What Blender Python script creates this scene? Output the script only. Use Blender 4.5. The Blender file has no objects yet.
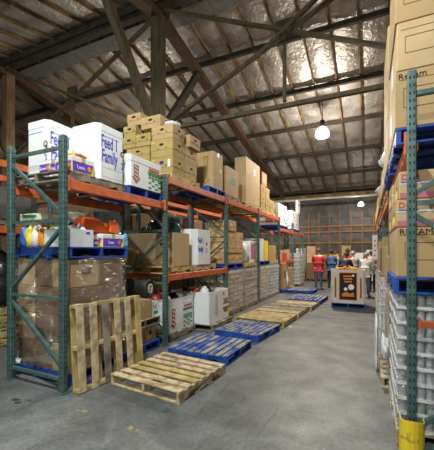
import bpy, bmesh, math, random
from mathutils import Vector, Matrix, Euler
from mathutils import noise as mnoise
R = math.radians
random.seed(7)
scene = bpy.context.scene
COL = scene.collection

# ---------------------------------------------------------------- camera
cam_d = bpy.data.cameras.new('camera')
cam = bpy.data.objects.new('camera', cam_d); COL.objects.link(cam)
cam_d.sensor_fit = 'HORIZONTAL'; cam_d.sensor_width = 36.0
cam_d.lens = 318.0 / 434.0 * 36.0
cam_d.shift_y = 27.0 / 434.0
cam_d.clip_start = 0.05; cam_d.clip_end = 200
cam.location = (0, 0, 1.65)
cam.rotation_euler = (R(90), 0, R(25.55))
scene.camera = cam

# ---------------------------------------------------------------- world, exposure
w = bpy.data.worlds.new('World'); scene.world = w
w.use_nodes = True
w.node_tree.nodes['Background'].inputs[0].default_value = (0.55, 0.65, 0.8, 1)
w.node_tree.nodes['Background'].inputs[1].default_value = 0.3
scene.view_settings.view_transform = 'Standard'
scene.view_settings.look = 'None'
scene.view_settings.gamma = 1.0
scene.view_settings.use_curve_mapping = False
scene.view_settings.exposure = 0.25

# high-bay lamps of the hall: (x, y, z, watts, colour)
LAMPS = [(-1.65, 13.0, 6.25, 1500, (1.0, 0.90, 0.75), 'bright white bell lamp hanging over the middle of the aisle'),
         (-5.07, 20.6, 4.05, 110, (1.0, 0.9, 0.75), 'far bell lamp glowing above the back end of the left racks'),
         (-0.43, 20.5, 4.42, 110, (1.0, 0.92, 0.8), 'small far lamp hanging below the pale pipe at the back wall'),
         (-1.7, 0.9, 6.4, 1000, (0.93, 1.0, 0.96), 'bell lamp over the near end of the aisle above the viewer'),
         (-0.9, -4.6, 5.6, 700, (0.93, 1.0, 0.96), 'bell lamp over the aisle behind the viewer'),
         (-8.6, 10.6, 6.3, 500, (1.0, 0.88, 0.7), 'bell lamp over the next aisle behind the left racks'),
         (-8.8, 2.0, 6.2, 650, (0.95, 1.0, 0.96), 'bell lamp over the near end of the next aisle')]

# ---------------------------------------------------------------- materials
MATS = {}
def mat(name, col, rough=0.7, metal=0.0, var=0.12, scale=6.0, bump=0.0, bscale=40.0, stretch=None, col2=None, lo=0.35, hi=0.65, coat=0.0, spec=None, detail=6.0):
    if name in MATS: return MATS[name]
    m = bpy.data.materials.new(name); m.use_nodes = True
    nt = m.node_tree; N = nt.nodes; L = nt.links
    b = N['Principled BSDF']
    b.inputs['Roughness'].default_value = rough; b.inputs['Metallic'].default_value = metal
    if coat: b.inputs['Coat Weight'].default_value = coat
    if spec is not None: b.inputs['Specular IOR Level'].default_value = spec
    tc = N.new('ShaderNodeTexCoord'); mp = N.new('ShaderNodeMapping')
    L.new(tc.outputs['Object'], mp.inputs[0])
    oi = N.new('ShaderNodeObjectInfo'); mu = N.new('ShaderNodeMath'); mu.operation = 'MULTIPLY'; mu.inputs[1].default_value = 37.0
    L.new(oi.outputs['Random'], mu.inputs[0]); L.new(mu.outputs[0], mp.inputs['Location'])
    if stretch: mp.inputs['Scale'].default_value = stretch
    nz = N.new('ShaderNodeTexNoise'); nz.inputs['Scale'].default_value = scale; nz.inputs['Detail'].default_value = detail
    L.new(mp.outputs[0], nz.inputs['Vector'])
    rp = N.new('ShaderNodeValToRGB')
    rp.color_ramp.elements[0].position = lo; rp.color_ramp.elements[1].position = hi
    c2 = col2 if col2 else tuple(min(1, c * (1 + var)) for c in col)
    c1 = col if col2 else tuple(c * (1 - var) for c in col)
    rp.color_ramp.elements[0].color = (*c1, 1); rp.color_ramp.elements[1].color = (*c2, 1)
    L.new(nz.outputs['Fac'], rp.inputs[0]); L.new(rp.outputs[0], b.inputs['Base Color'])
    if bump:
        n2 = N.new('ShaderNodeTexNoise'); n2.inputs['Scale'].default_value = bscale; n2.inputs['Detail'].default_value = 4
        L.new(mp.outputs[0], n2.inputs['Vector'])
        bp = N.new('ShaderNodeBump'); bp.inputs['Strength'].default_value = bump; bp.inputs['Distance'].default_value = 0.02
        L.new(n2.outputs['Fac'], bp.inputs['Height']); L.new(bp.outputs[0], b.inputs['Normal'])
    MATS[name] = m
    return m

def emat(name, col, strength):
    m = bpy.data.materials.new(name); m.use_nodes = True
    b = m.node_tree.nodes['Principled BSDF']
    b.inputs['Base Color'].default_value = (*col, 1); b.inputs['Emission Color'].default_value = (*col, 1)
    b.inputs['Emission Strength'].default_value = strength
    MATS[name] = m
    return m

def filmmat(name, tint, haze, gl=0.10, sc=9.0):
    """clear stretch film: mostly transparent, wrinkled gloss and a little milky haze"""
    m = bpy.data.materials.new(name); m.use_nodes = True
    nt = m.node_tree; N = nt.nodes; L = nt.links
    N.remove(N['Principled BSDF']); out = N['Material Output']
    tr = N.new('ShaderNodeBsdfTransparent'); df = N.new('ShaderNodeBsdfDiffuse'); gs = N.new('ShaderNodeBsdfGlossy')
    df.inputs[0].default_value = (*tint, 1); gs.inputs['Roughness'].default_value = 0.16
    gs.inputs[0].default_value = (1, 1, 1, 1)
    tc = N.new('ShaderNodeTexCoord'); mp = N.new('ShaderNodeMapping'); mp.inputs['Scale'].default_value = (1, 1, 4.0)
    L.new(tc.outputs['Object'], mp.inputs[0])
    nz = N.new('ShaderNodeTexNoise'); nz.inputs['Scale'].default_value = sc; nz.inputs['Detail'].default_value = 5; nz.inputs['Distortion'].default_value = 1.2
    L.new(mp.outputs[0], nz.inputs['Vector'])
    bp = N.new('ShaderNodeBump'); bp.inputs['Strength'].default_value = 1.0; bp.inputs['Distance'].default_value = 0.16
    L.new(nz.outputs['Fac'], bp.inputs['Height']); L.new(bp.outputs[0], gs.inputs['Normal'])
    m1 = N.new('ShaderNodeMixShader'); m1.inputs[0].default_value = haze
    L.new(tr.outputs[0], m1.inputs[1]); L.new(df.outputs[0], m1.inputs[2])
    m2 = N.new('ShaderNodeMixShader')
    n3 = N.new('ShaderNodeTexNoise'); n3.inputs['Scale'].default_value = 4.5; n3.inputs['Detail'].default_value = 7; n3.inputs['Distortion'].default_value = 2.2
    mp3 = N.new('ShaderNodeMapping'); mp3.inputs['Scale'].default_value = (1.2, 1.2, 3.2); L.new(tc.outputs['Object'], mp3.inputs[0]); L.new(mp3.outputs[0], n3.inputs['Vector'])
    mr = N.new('ShaderNodeMapRange'); mr.inputs[1].default_value = 0.56; mr.inputs[2].default_value = 0.68; mr.inputs[3].default_value = gl * 0.3; mr.inputs[4].default_value = min(0.8, gl * 4)
    L.new(n3.outputs['Fac'], mr.inputs[0]); L.new(mr.outputs[0], m2.inputs[0])
    L.new(m1.outputs[0], m2.inputs[1]); L.new(gs.outputs[0], m2.inputs[2])
    L.new(m2.outputs[0], out.inputs[0])
    MATS[name] = m
    return m


mat('steel_green', (0.07, 0.135, 0.128), 0.4, 0.15, var=0.25, scale=14)
mat('slot_dark', (0.012, 0.02, 0.02), 0.9)
mat('beam_orange', (0.55, 0.115, 0.028), 0.5, 0.05, var=0.22, scale=7)
mat('wood_light', (0.27, 0.18, 0.09), 0.8, stretch=(2, 2, 2), scale=5.0, col2=(0.66, 0.52, 0.33), detail=10, lo=.3, hi=.6, bump=0.2, bscale=30)
mat('wood_yellow', (0.28, 0.19, 0.06), 0.8, scale=6.0, col2=(0.58, 0.44, 0.19), detail=10, lo=.3, hi=.6, bump=0.2, bscale=30)
mat('wood_grey', (0.12, 0.10, 0.075), 0.85, scale=6.0, col2=(0.34, 0.29, 0.22), detail=10, bump=0.25, bscale=30)
mat('wood_dark', (0.10, 0.075, 0.05), 0.85, scale=4.0, col2=(0.26, 0.2, 0.13), bump=0.25, bscale=30)
mat('pallet_blue', (0.008, 0.045, 0.27), 0.6, scale=5.0, col2=(0.014, 0.09, 0.46), bump=0.15)
mat('pallet_blue_worn', (0.012, 0.06, 0.36), 0.7, scale=4.0, col2=(0.30, 0.30, 0.27), lo=0.40, hi=0.56, bump=0.2, detail=10)
mat('card', (0.44, 0.29, 0.135), 0.8, var=0.08, scale=3, bump=0.05, bscale=20)
mat('card_pale', (0.66, 0.62, 0.56), 0.7, var=0.05, scale=4)
mat('card_dark', (0.18, 0.10, 0.045), 0.8, var=0.1, scale=3, bump=0.05, bscale=20)
mat('card_light', (0.52, 0.36, 0.19), 0.8, var=0.07, scale=3, bump=0.05, bscale=20)
mat('card_yellow', (0.37, 0.265, 0.085), 0.8, var=0.08, scale=3, bump=0.05, bscale=20)
mat('card_white', (0.80, 0.81, 0.82), 0.65, var=0.03, scale=3, bump=0.04, bscale=12)
mat('card_grey', (0.55, 0.53, 0.48), 0.7, var=0.06, scale=4)
mat('tape', (0.55, 0.42, 0.24), 0.25, var=0.1)
mat('clear_tape', (0.55, 0.50, 0.44), 0.15, var=0.15, scale=20)
mat('paper', (0.85, 0.85, 0.84), 0.7, var=0.02)
mat('ink_blue', (0.07, 0.075, 0.55), 0.7, var=0.02)
mat('ink_purple', (0.12, 0.05, 0.55), 0.6, var=0.02)
mat('ink_black', (0.015, 0.015, 0.015), 0.8, var=0.02)
mat('ink_brown', (0.16, 0.09, 0.04), 0.8, var=0.02)
mat('ink_red', (0.62, 0.04, 0.05), 0.7, var=0.02)
mat('ink_green', (0.03, 0.26, 0.10), 0.7, var=0.02)
mat('ink_yellow', (0.85, 0.62, 0.04), 0.7, var=0.03)
mat('ink_orange', (0.80, 0.22, 0.03), 0.7, var=0.03)
mat('ink_pink', (0.50, 0.15, 0.20), 0.7, var=0.03)
mat('hole', (0.02, 0.016, 0.012), 0.95, var=0.02)
mat('can_metal', (0.62, 0.62, 0.62), 0.28, 0.9, var=0.1)
mat('can_white', (0.50, 0.51, 0.53), 0.35, 0.3, var=0.25, scale=14)
mat('can_label', (0.55, 0.42, 0.14), 0.4, 0.2, scale=9, col2=(0.82, 0.82, 0.82), lo=.38, hi=.5)
mat('can_red', (0.36, 0.10, 0.08), 0.4, 0.2, scale=9, col2=(0.72, 0.70, 0.66), lo=.36, hi=.48)
mat('tray_white', (0.74, 0.74, 0.73), 0.6, var=0.04)
mat('tray_card', (0.42, 0.31, 0.19), 0.8, var=0.06)
mat('guard_yellow', (0.78, 0.55, 0.02), 0.55, scale=9, col2=(0.16, 0.12, 0.03), lo=0.58, hi=0.66, detail=9)
mat('timber_olive', (0.05, 0.038, 0.018), 0.75, scale=3, col2=(0.105, 0.078, 0.036), stretch=(3, 3, 0.6), bump=0.2)
mat('timber_red', (0.055, 0.026, 0.013), 0.75, scale=3, col2=(0.115, 0.058, 0.028), stretch=(3, 3, 0.6), bump=0.2)
mat('timber_dark', (0.025, 0.02, 0.015), 0.8, scale=5, col2=(0.06, 0.047, 0.03), bump=0.2)
mat('batten_wood', (0.08, 0.045, 0.016), 0.8, scale=2.5, col2=(0.30, 0.18, 0.06))
mat('girt_orange', (0.26, 0.125, 0.05), 0.75, var=0.2, scale=4)
mat('wall_sheet', (0.045, 0.043, 0.04), 0.6, 0.2, scale=2.5, col2=(0.10, 0.095, 0.085), bump=0.1, bscale=5)
mat('wall_block', (0.30, 0.29, 0.27), 0.8, scale=2.0, col2=(0.42, 0.40, 0.37))
mat('pipe_white', (0.55, 0.56, 0.55), 0.45, 0.2, var=0.1)
mat('bag_green', (0.012, 0.055, 0.05), 0.22, 0, var=0.3, bump=0.4, bscale=14)
mat('bag_black', (0.012, 0.012, 0.014), 0.25, 0, var=0.3, bump=0.4, bscale=14)
mat('bag_orange', (0.85, 0.13, 0.02), 0.55, 0, var=0.1, bump=0.2, bscale=12)
mat('bag_white', (0.80, 0.82, 0.85), 0.3, 0, var=0.05, bump=0.5, bscale=12)
mat('plastic_white', (0.72, 0.76, 0.80), 0.4, var=0.04, bump=0.15, bscale=8)
mat('rubber', (0.018, 0.018, 0.018), 0.6, var=0.2)
mat('cream', (0.72, 0.63, 0.44), 0.5, var=0.04)
mat('steel_dark', (0.07, 0.07, 0.07), 0.5, 0.5, var=0.2)
for n_, c_ in dict(toy_blue=(0.03, 0.16, 0.65), toy_yellow=(0.85, 0.65, 0.05), toy_red=(0.65, 0.04, 0.05), toy_orange=(0.85, 0.28, 0.03),
                   toy_white=(0.8, 0.82, 0.8), toy_cyan=(0.12, 0.45, 0.7), toy_cream=(0.7, 0.72, 0.5), toy_purple=(0.25, 0.1, 0.5)).items():
    mat(n_, c_, 0.35, var=0.25, scale=9, bump=0.25, bscale=14)
filmmat('film', (0.9, 0.87, 0.85), 0.02, 0.17, 9.0)
filmmat('film_milky', (0.9, 0.92, 0.95), 0.13, 0.10, 12)
emat('bulb_glow', (1.0, 0.97, 0.9), 40.0)

def foil_mat():
    m = bpy.data.materials.new('foil'); m.use_nodes = True
    nt = m.node_tree; N = nt.nodes; L = nt.links; b = N['Principled BSDF']
    b.inputs['Metallic'].default_value = 0.5; b.inputs['Roughness'].default_value = 0.46
    tc = N.new('ShaderNodeTexCoord'); oi = N.new('ShaderNodeObjectInfo'); mp = N.new('ShaderNodeMapping')
    mu = N.new('ShaderNodeMath'); mu.operation = 'MULTIPLY'; mu.inputs[1].default_value = 91.0
    L.new(oi.outputs['Random'], mu.inputs[0]); L.new(mu.outputs[0], mp.inputs['Location'])
    L.new(tc.outputs['Object'], mp.inputs[0])
    nz = N.new('ShaderNodeTexNoise'); nz.inputs['Scale'].default_value = 1.6; nz.inputs['Detail'].default_value = 8
    L.new(mp.outputs[0], nz.inputs['Vector'])
    rp = N.new('ShaderNodeValToRGB'); rp.color_ramp.elements[0].position = 0.3; rp.color_ramp.elements[1].position = 0.75
    rp.color_ramp.elements[0].color = (0.34, 0.31, 0.285, 1); rp.color_ramp.elements[1].color = (0.68, 0.64, 0.60, 1)
    L.new(nz.outputs['Fac'], rp.inputs[0]); L.new(rp.outputs[0], b.inputs['Base Color'])
    n2 = N.new('ShaderNodeTexNoise'); n2.inputs['Scale'].default_value = 5.5; n2.inputs['Detail'].default_value = 5; n2.inputs['Distortion'].default_value = 1.0
    L.new(mp.outputs[0], n2.inputs['Vector'])
    bp = N.new('ShaderNodeBump'); bp.inputs['Strength'].default_value = 0.9; bp.inputs['Distance'].default_value = 0.06
    L.new(n2.outputs['Fac'], bp.inputs['Height']); L.new(bp.outputs[0], b.inputs['Normal'])
    MATS['foil'] = m
foil_mat()

def glass_shade():
    m = bpy.data.materials.new('lamp_glow'); m.use_nodes = True
    nt = m.node_tree; N = nt.nodes; L = nt.links; N.remove(N['Principled BSDF'])
    tr = N.new('ShaderNodeBsdfTransparent'); em = N.new('ShaderNodeEmission'); mx = N.new('ShaderNodeMixShader')
    em.inputs[0].default_value = (1.0, 0.95, 0.84, 1); em.inputs[1].default_value = 8.0; mx.inputs[0].default_value = 0.75
    L.new(tr.outputs[0], mx.inputs[1]); L.new(em.outputs[0], mx.inputs[2]); L.new(mx.outputs[0], N['Material Output'].inputs[0])
    MATS['lamp_glow'] = m
glass_shade()

def concrete():
    m = bpy.data.materials.new('concrete'); m.use_nodes = True
    nt = m.node_tree; N = nt.nodes; L = nt.links; b = N['Principled BSDF']
    tc = N.new('ShaderNodeTexCoord')
    def nz(sc, det, dist=0.0, st=(1, 1, 1)):
        mp = N.new('ShaderNodeMapping'); mp.inputs['Scale'].default_value = st; L.new(tc.outputs['Object'], mp.inputs[0])
        n = N.new('ShaderNodeTexNoise'); n.inputs['Scale'].default_value = sc; n.inputs['Detail'].default_value = det; n.inputs['Distortion'].default_value = dist
        L.new(mp.outputs[0], n.inputs['Vector']); return n
    def ramp(src, lo, hi, c1, c2):
        r = N.new('ShaderNodeValToRGB'); r.color_ramp.elements[0].position = lo; r.color_ramp.elements[1].position = hi
        r.color_ramp.elements[0].color = (*c1, 1); r.color_ramp.elements[1].color = (*c2, 1); L.new(src.outputs['Fac'], r.inputs[0]); return r
    def mul(a, b_):
        x = N.new('ShaderNodeMix'); x.data_type = 'RGBA'; x.blend_type = 'MULTIPLY'; x.inputs[0].default_value = 1
        L.new(a, x.inputs[6]); L.new(b_, x.inputs[7]); return x.outputs[2]
    big = ramp(nz(0.55, 6, 0.6), .35, .68, (.112, .118, .118), (.200, .203, .198))
    mid = ramp(nz(3.2, 12, 0.3), .32, .62, (.66, .66, .66), (1.08, 1.08, 1.08))
    fine = ramp(nz(26, 8), .3, .7, (.74, .74, .74), (1.15, 1.15, 1.15))
    scr = ramp(nz(2.0, 9, 1.8, (5, .7, 1)), .60, .74, (1, 1, 1), (.62, .61, .60))
    L.new(mul(mul(mul(big.outputs[0], mid.outputs[0]), fine.outputs[0]), scr.outputs[0]), b.inputs['Base Color'])
    rr = N.new('ShaderNodeMapRange'); rr.inputs[3].default_value = .38; rr.inputs[4].default_value = .72; L.new(nz(2.4, 8).outputs['Fac'], rr.inputs[0]); L.new(rr.outputs[0], b.inputs['Roughness'])
    bp = N.new('ShaderNodeBump'); bp.inputs['Strength'].default_value = .18; bp.inputs['Distance'].default_value = .01; L.new(nz(14, 8).outputs['Fac'], bp.inputs['Height']); L.new(bp.outputs[0], b.inputs['Normal'])
    MATS['concrete'] = m
concrete()
mat('flashing', (0.22, 0.22, 0.215), 0.5, 0.3, var=.2); mat('stain', (0.05, 0.05, 0.05), 0.6, var=.2); mat('timber_brown', (0.11, 0.06, 0.028), 0.75, scale=3, col2=(0.22, 0.13, 0.06), stretch=(3, 3, 0.6), bump=0.2); mat('paint_dull', (0.30, 0.27, 0.07), .8, var=.3, scale=40)

# ---------------------------------------------------------------- mesh helpers
CACHE = {}
def finish(bm, name, m, smooth=False):
    me = bpy.data.meshes.new(name)
    bmesh.ops.recalc_face_normals(bm, faces=bm.faces[:])
    bm.to_mesh(me); bm.free()
    if smooth:
        for p in me.polygons: p.use_smooth = True
    if m: me.materials.append(MATS[m] if isinstance(m, str) else m)
    return me

def add_box(bm, cx, cy, cz, sx, sy, sz, mtx=None):
    r = bmesh.ops.create_cube(bm, size=1.0)
    M = Matrix.Translation((cx, cy, cz)) @ Matrix.Diagonal((sx, sy, sz, 1))
    if mtx: M = mtx @ M
    bmesh.ops.transform(bm, matrix=M, verts=r['verts'])
    return r['verts']

def add_cyl(bm, c, r, h, seg=12, r2=None, mtx=None, caps=True):
    q = bmesh.ops.create_cone(bm, cap_ends=caps, segments=seg, radius1=r, radius2=r if r2 is None else r2, depth=h)
    M = Matrix.Translation(c)
    if mtx: M = M @ mtx
    bmesh.ops.transform(bm, matrix=M, verts=q['verts'])
    return q['verts']

def box_mesh(sx, sy, sz, m, bevel=0.0, base=True):
    k = ('box', round(sx, 3), round(sy, 3), round(sz, 3), m, bevel, base)
    if k not in CACHE:
        bm = bmesh.new(); add_box(bm, 0, 0, sz / 2 if base else 0, sx, sy, sz)
        if bevel: bmesh.ops.bevel(bm, geom=bm.edges[:], offset=bevel, segments=1, affect='EDGES')
        CACHE[k] = finish(bm, 'box', m)
    return CACHE[k]

def link(name, me, parent=None, loc=(0, 0, 0), rot=(0, 0, 0)):
    o = bpy.data.objects.new(name, me); COL.objects.link(o)
    o.location = loc; o.rotation_euler = rot
    if parent is not None: o.parent = parent
    return o

LABELS = {}
def tag(o, label, cat, group=None, kind=None):
    o['label'] = label; o['category'] = cat
    if group: o['group'] = group
    if kind: o['kind'] = kind
    if label in LABELS and not group: print('DUP LABEL', label)
    LABELS[label] = 1
    return o

def thing(name, label, cat, loc, rz=0, group=None):
    o = link(name, None, None, loc, (0, 0, rz)); o.empty_display_size = 0.1
    return tag(o, label, cat, group)

def struct(name, me, loc=(0, 0, 0), rot=(0, 0, 0)):
    o = link(name, me, None, loc, rot); o['kind'] = 'structure'
    return o

def bar_mesh(p, q, wx, wy, m, up=(0, 0, 1)):
    """a square bar from p to q, as a mesh in the coordinates p and q are given in"""
    p = Vector(p); q = Vector(q); d = q - p; L = d.length; z = d.normalized()
    u = Vector(up)
    if abs(u.dot(z)) > 0.98: u = Vector((1, 0, 0))
    x = u.cross(z).normalized(); y = z.cross(x)
    M = Matrix.Translation((p + q) / 2) @ Matrix((x, y, z)).transposed().to_4x4()
    bm = bmesh.new(); add_box(bm, 0, 0, 0, wx, wy, L, M)
    return finish(bm, 'bar', m)

TEXTS = {}
def text_mesh(s, size, m, xs=1.0, align='CENTER'):
    k = (s, size, m, xs, align)
    if k in TEXTS: return TEXTS[k]
    cu = bpy.data.curves.new('lettering', 'FONT'); cu.body = s; cu.size = size; cu.align_x = align; cu.align_y = 'CENTER'
    cu.extrude = 0.0015; cu.resolution_u = 2; cu.space_line = 0.85; cu.offset = 0.0012 * size / 0.1 if xs < 0.9 else 0.0
    o = bpy.data.objects.new('tmp', cu); COL.objects.link(o)
    dg = bpy.context.evaluated_depsgraph_get()
    me = bpy.data.meshes.new_from_object(o.evaluated_get(dg))
    bpy.data.objects.remove(o); bpy.data.curves.remove(cu)
    for v in me.vertices: v.co.x *= xs
    me.materials.clear(); me.materials.append(MATS[m])
    TEXTS[k] = me
    return me

# face frames: position and rotation of something lying on a face of a box (origin: base centre)
def on_face(face, dims, u, v, off=0.002):
    sx, sy, sz = dims
    if face == 'X+': return (sx / 2 + off, u, v), (R(90), 0, R(90))
    if face == 'X-': return (-sx / 2 - off, -u, v), (R(90), 0, R(-90))
    if face == 'Y-': return (u, -sy / 2 - off, v), (R(90), 0, 0)
    if face == 'Y+': return (-u, sy / 2 + off, v), (R(90), 0, R(180))
    return (u, v, sz + off), (0, 0, 0)

def decal(parent, face, u, v, wd, ht, m, name='label_patch', off=0.0015):
    dims = parent['_dims'] if '_dims' in parent else None
    l, r = on_face(face, dims, u, v, off)
    return link(name, box_mesh(wd, ht, 0.002, m, base=False), parent, l, r)

def oval(parent, face, u, v, wd, ht, m='hole', name='hand_hole'):
    k = ('oval', wd, ht, m)
    if k not in CACHE:
        bm = bmesh.new(); add_cyl(bm, (0, 0, 0), 0.5, 0.003, 14)
        for q in bm.verts: q.co.x *= wd; q.co.y *= ht
        CACHE[k] = finish(bm, 'oval', m)
    l, r = on_face(face, parent['_dims'], u, v, 0.0015)
    return link(name, CACHE[k], parent, l, r)

def poly_decal(parent, face, u, v, pts, m, name='printed_mark', off=0.0015):
    bm = bmesh.new()
    lo = [bm.verts.new((x, y, -0.001)) for x, y in pts]; hi = [bm.verts.new((x, y, 0.001)) for x, y in pts]
    bm.faces.new(hi); bm.faces.new(lo[::-1])
    n = len(pts)
    for i in range(n): bm.faces.new((lo[i], lo[(i + 1) % n], hi[(i + 1) % n], hi[i]))
    l, r = on_face(face, parent['_dims'], u, v, off)
    return link(name, finish(bm, 'mark', m), parent, l, r)

def write(parent, face, u, v, s, size, m, xs=1.0, name='lettering'):
    l, r = on_face(face, parent['_dims'], u, v, 0.002)
    return link(name, text_mesh(s, size, m, xs), parent, l, r)

def arrow_down(parent, face, u, v, wd, ht, m, name='printed_arrow', off=0.0015):
    a = wd / 2; b = a * 0.55; hh = ht / 2; t = -hh + a
    return poly_decal(parent, face, u, v, [(-b, hh), (-b, t), (-a, t), (0, -hh), (a, t), (b, t), (b, hh)], m, name, off)

def striped_arrow(parent, face, u, v, wd, ht):
    ar = arrow_down(parent, face, u, v, wd, ht, 'ink_green')
    arrow_down(parent, face, u, v + 0.004, wd * 0.72, ht * 0.88, 'ink_red', 'printed_arrow', 0.003)
    n = 4
    for i in range(n):
        y = v + ht * 0.40 - ht * 0.8 * (i + 0.6) / n; b = wd * 0.18; k = 0.05 * ht
        poly_decal(parent, face, u, y + 0.02, [(-b, k), (-b, k * 2.1), (b, -k + k * 1.1), (b, -k)], 'paper', 'printed_stripe', 0.0045)

def frame_decal(parent, face, u, v, wd, ht, t, m, name='printed_frame'):
    bm = bmesh.new()
    for (x, y, a, b) in ((0, ht / 2, wd, t), (0, -ht / 2, wd, t), (-wd / 2, 0, t, ht), (wd / 2, 0, t, ht)): add_box(bm, x, y, 0, a, b, 0.002)
    l, r = on_face(face, parent['_dims'], u, v, 0.0015)
    return link(name, finish(bm, 'frame', m), parent, l, r)

# ---------------------------------------------------------------- cartons
def carton(label, x0, x1, y0, y1, z0, z1, m='card', rz=0.0, flaps=True, tape=True, name='cardboard_box', cat='box', group=None):
    sx, sy, sz = x1 - x0, y1 - y0, z1 - z0
    rim = 0.008 if flaps else 0
    o = link(name, box_mesh(sx, sy, sz - rim, m, 0.006), None, ((x0 + x1) / 2, (y0 + y1) / 2, z0), (0, 0, rz))
    tag(o, label, cat, group)
    o['_dims'] = (sx, sy, sz - rim)
    if flaps:
        for s in (-1, 1):
            link('flap', box_mesh(sx - 0.012, sy / 2 - 0.008, 0.008, m), o, (0, s * sy / 4, sz - rim))
        if tape:
            link('tape', box_mesh(sx, 0.055, 0.0025, 'tape'), o, (0, 0, sz))
            decal(o, 'X+', 0, sz - rim - 0.04, 0.055, 0.075, 'tape', 'tape')
    return o

def open_carton(label, x0, x1, y0, y1, z0, z1, m, rz=0.0, cham=0.0, name='bulk_bin', cat='bin', t=0.02, group=None, closed=False):
    """bulk carton, square or with chamfered corners; a hollow open top unless closed"""
    sx, sy, sz = x1 - x0, y1 - y0, z1 - z0
    def ring(ix):
        a, b = sx / 2 - ix, sy / 2 - ix
        if cham:
            c = cham
            return [(a - c, -b), (a, -b + c), (a, b - c), (a - c, b), (-a + c, b), (-a, b - c), (-a, -b + c), (-a + c, -b)]
        return [(a, -b), (a, b), (-a, b), (-a, -b)]
    bm = bmesh.new(); O = ring(0)
    n = len(O)
    ob = [bm.verts.new((x, y, 0)) for x, y in O]; ot = [bm.verts.new((x, y, sz)) for x, y in O]
    bm.faces.new(ob[::-1])
    for i in range(n): bm.faces.new((ob[i], ob[(i + 1) % n], ot[(i + 1) % n], ot[i]))
    if closed:
        bm.faces.new(ot)
    else:
        I = ring(t); it = [bm.verts.new((x, y, sz)) for x, y in I]; ib = [bm.verts.new((x, y, t)) for x, y in I]
        for i in range(n):
            bm.faces.new((ot[i], ot[(i + 1) % n], it[(i + 1) % n], it[i])); bm.faces.new((it[i], it[(i + 1) % n], ib[(i + 1) % n], ib[i]))
        bm.faces.new(ib)
    o = link(name, finish(bm, 'bin', m), None, ((x0 + x1) / 2, (y0 + y1) / 2, z0), (0, 0, rz))
    tag(o, label, cat, group); o['_dims'] = (sx, sy, sz)
    if closed:   # lid with a short skirt and two hand slots
        bm = bmesh.new(); lid = [bm.verts.new((x * 1.012, y * 1.012, sz - 0.09)) for x, y in O]; top = [bm.verts.new((x * 1.012, y * 1.012, sz + 0.006)) for x, y in O]
        mid = [bm.verts.new((x * 0.8, y * 0.8, sz + 0.02)) for x, y in O]
        for i in range(n):
            bm.faces.new((lid[i], lid[(i + 1) % n], top[(i + 1) % n], top[i])); bm.faces.new((top[i], top[(i + 1) % n], mid[(i + 1) % n], mid[i]))
        bm.faces.new(mid)
        link('lid', finish(bm, 'lid', m), o)
        o['_dims'] = (sx, sy, sz)
    return o

# ---------------------------------------------------------------- pallets
def pallet(label, cx, cy, z, wx=1.02, wy=1.02, rz=0.0, m='wood_light', m2=None, n=7, along='X', h=0.13, group=None, rot=None, name='wooden_pallet', wear=None):
    """deck boards run along `along`; stringers across them"""
    m2 = m2 or m
    o = thing(name, label, 'pallet', (cx, cy, z), rz, group)
    if rot: o.rotation_euler = rot
    rnd = random.Random(label)
    L, W = (wx, wy) if along == 'X' else (wy, wx)     # L length of the boards, W across them
    ax = (lambda a, b, c: (a, b, c)) if along == 'X' else (lambda a, b, c: (b, a, c))
    rzz = 0 if along == 'X' else R(90)
    bw = min(0.095, W / n * 0.78); t = 0.018
    wear = wear or [m]
    for i in range(n):
        y = -W / 2 + bw / 2 + (W - bw) * i / (n - 1)
        link('deck_board', box_mesh(L, bw, t, wear[rnd.randrange(len(wear))], 0.002), o, ax(rnd.uniform(-.006, .006), y, h - t), (0, 0, rzz + rnd.uniform(-.012, .012)))
    for i in range(3):
        x = (-L / 2 + 0.02) + (L - 0.04) * i / 2
        k = ('stringer', round(W, 3), h, m2)
        if k not in CACHE:    # notched stringer
            hh = h - 2 * t; nz = hh * 0.5
            pts = [(-W / 2, 0), (-W * .36, 0), (-W * .32, nz), (-W * .16, nz), (-W * .12, 0), (W * .12, 0), (W * .16, nz), (W * .32, nz), (W * .36, 0), (W / 2, 0), (W / 2, hh), (-W / 2, hh)]
            bm = bmesh.new()
            a = [bm.verts.new((-0.019, p, q)) for p, q in pts]; b = [bm.verts.new((0.019, p, q)) for p, q in pts]
            f1 = bm.faces.new(a); f2 = bm.faces.new(b[::-1])
            for j in range(len(pts)): bm.faces.new((a[j], b[j], b[(j + 1) % len(pts)], a[(j + 1) % len(pts)]))
            bmesh.ops.triangulate(bm, faces=[f1, f2])
            CACHE[k] = finish(bm, 'stringer', m2)
        link('stringer', CACHE[k], o, ax(x, 0, t), (0, 0, rzz))
    for i in range(4):
        y = (-W / 2 + bw / 2) + (W - bw) * (0, 0.34, 0.66, 1)[i]
        link('bottom_board', box_mesh(L, bw, t, m2, 0.002), o, ax(0, y, 0), (0, 0, rzz))
    return o

def blue_pallet(label, cx, cy, z, wx=1.1, wy=1.02, rz=0.0, n=8, along='Y', group=None, worn=False):
    return pallet(label, cx, cy, z, wx, wy, rz, 'pallet_blue', 'pallet_blue', n, along, 0.14, group, name='blue_pallet', wear=['pallet_blue_worn'] if worn else ['pallet_blue'])

# ================================================================ the setting
XL, XR, YN, YF = -19.0, 9.0, -7.7, 22.3
YR, ZR, SL = 7.29, 8.67, 0.20           # ridge line and roof slope
def roof_z(y): return ZR - SL * abs(y - YR)

bm = bmesh.new(); add_box(bm, (XL + XR) / 2, (YN + YF) / 2, -0.06, XR - XL, YF - YN, 0.12)
floor = struct('floor', finish(bm, 'floor', 'concrete'))
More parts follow.
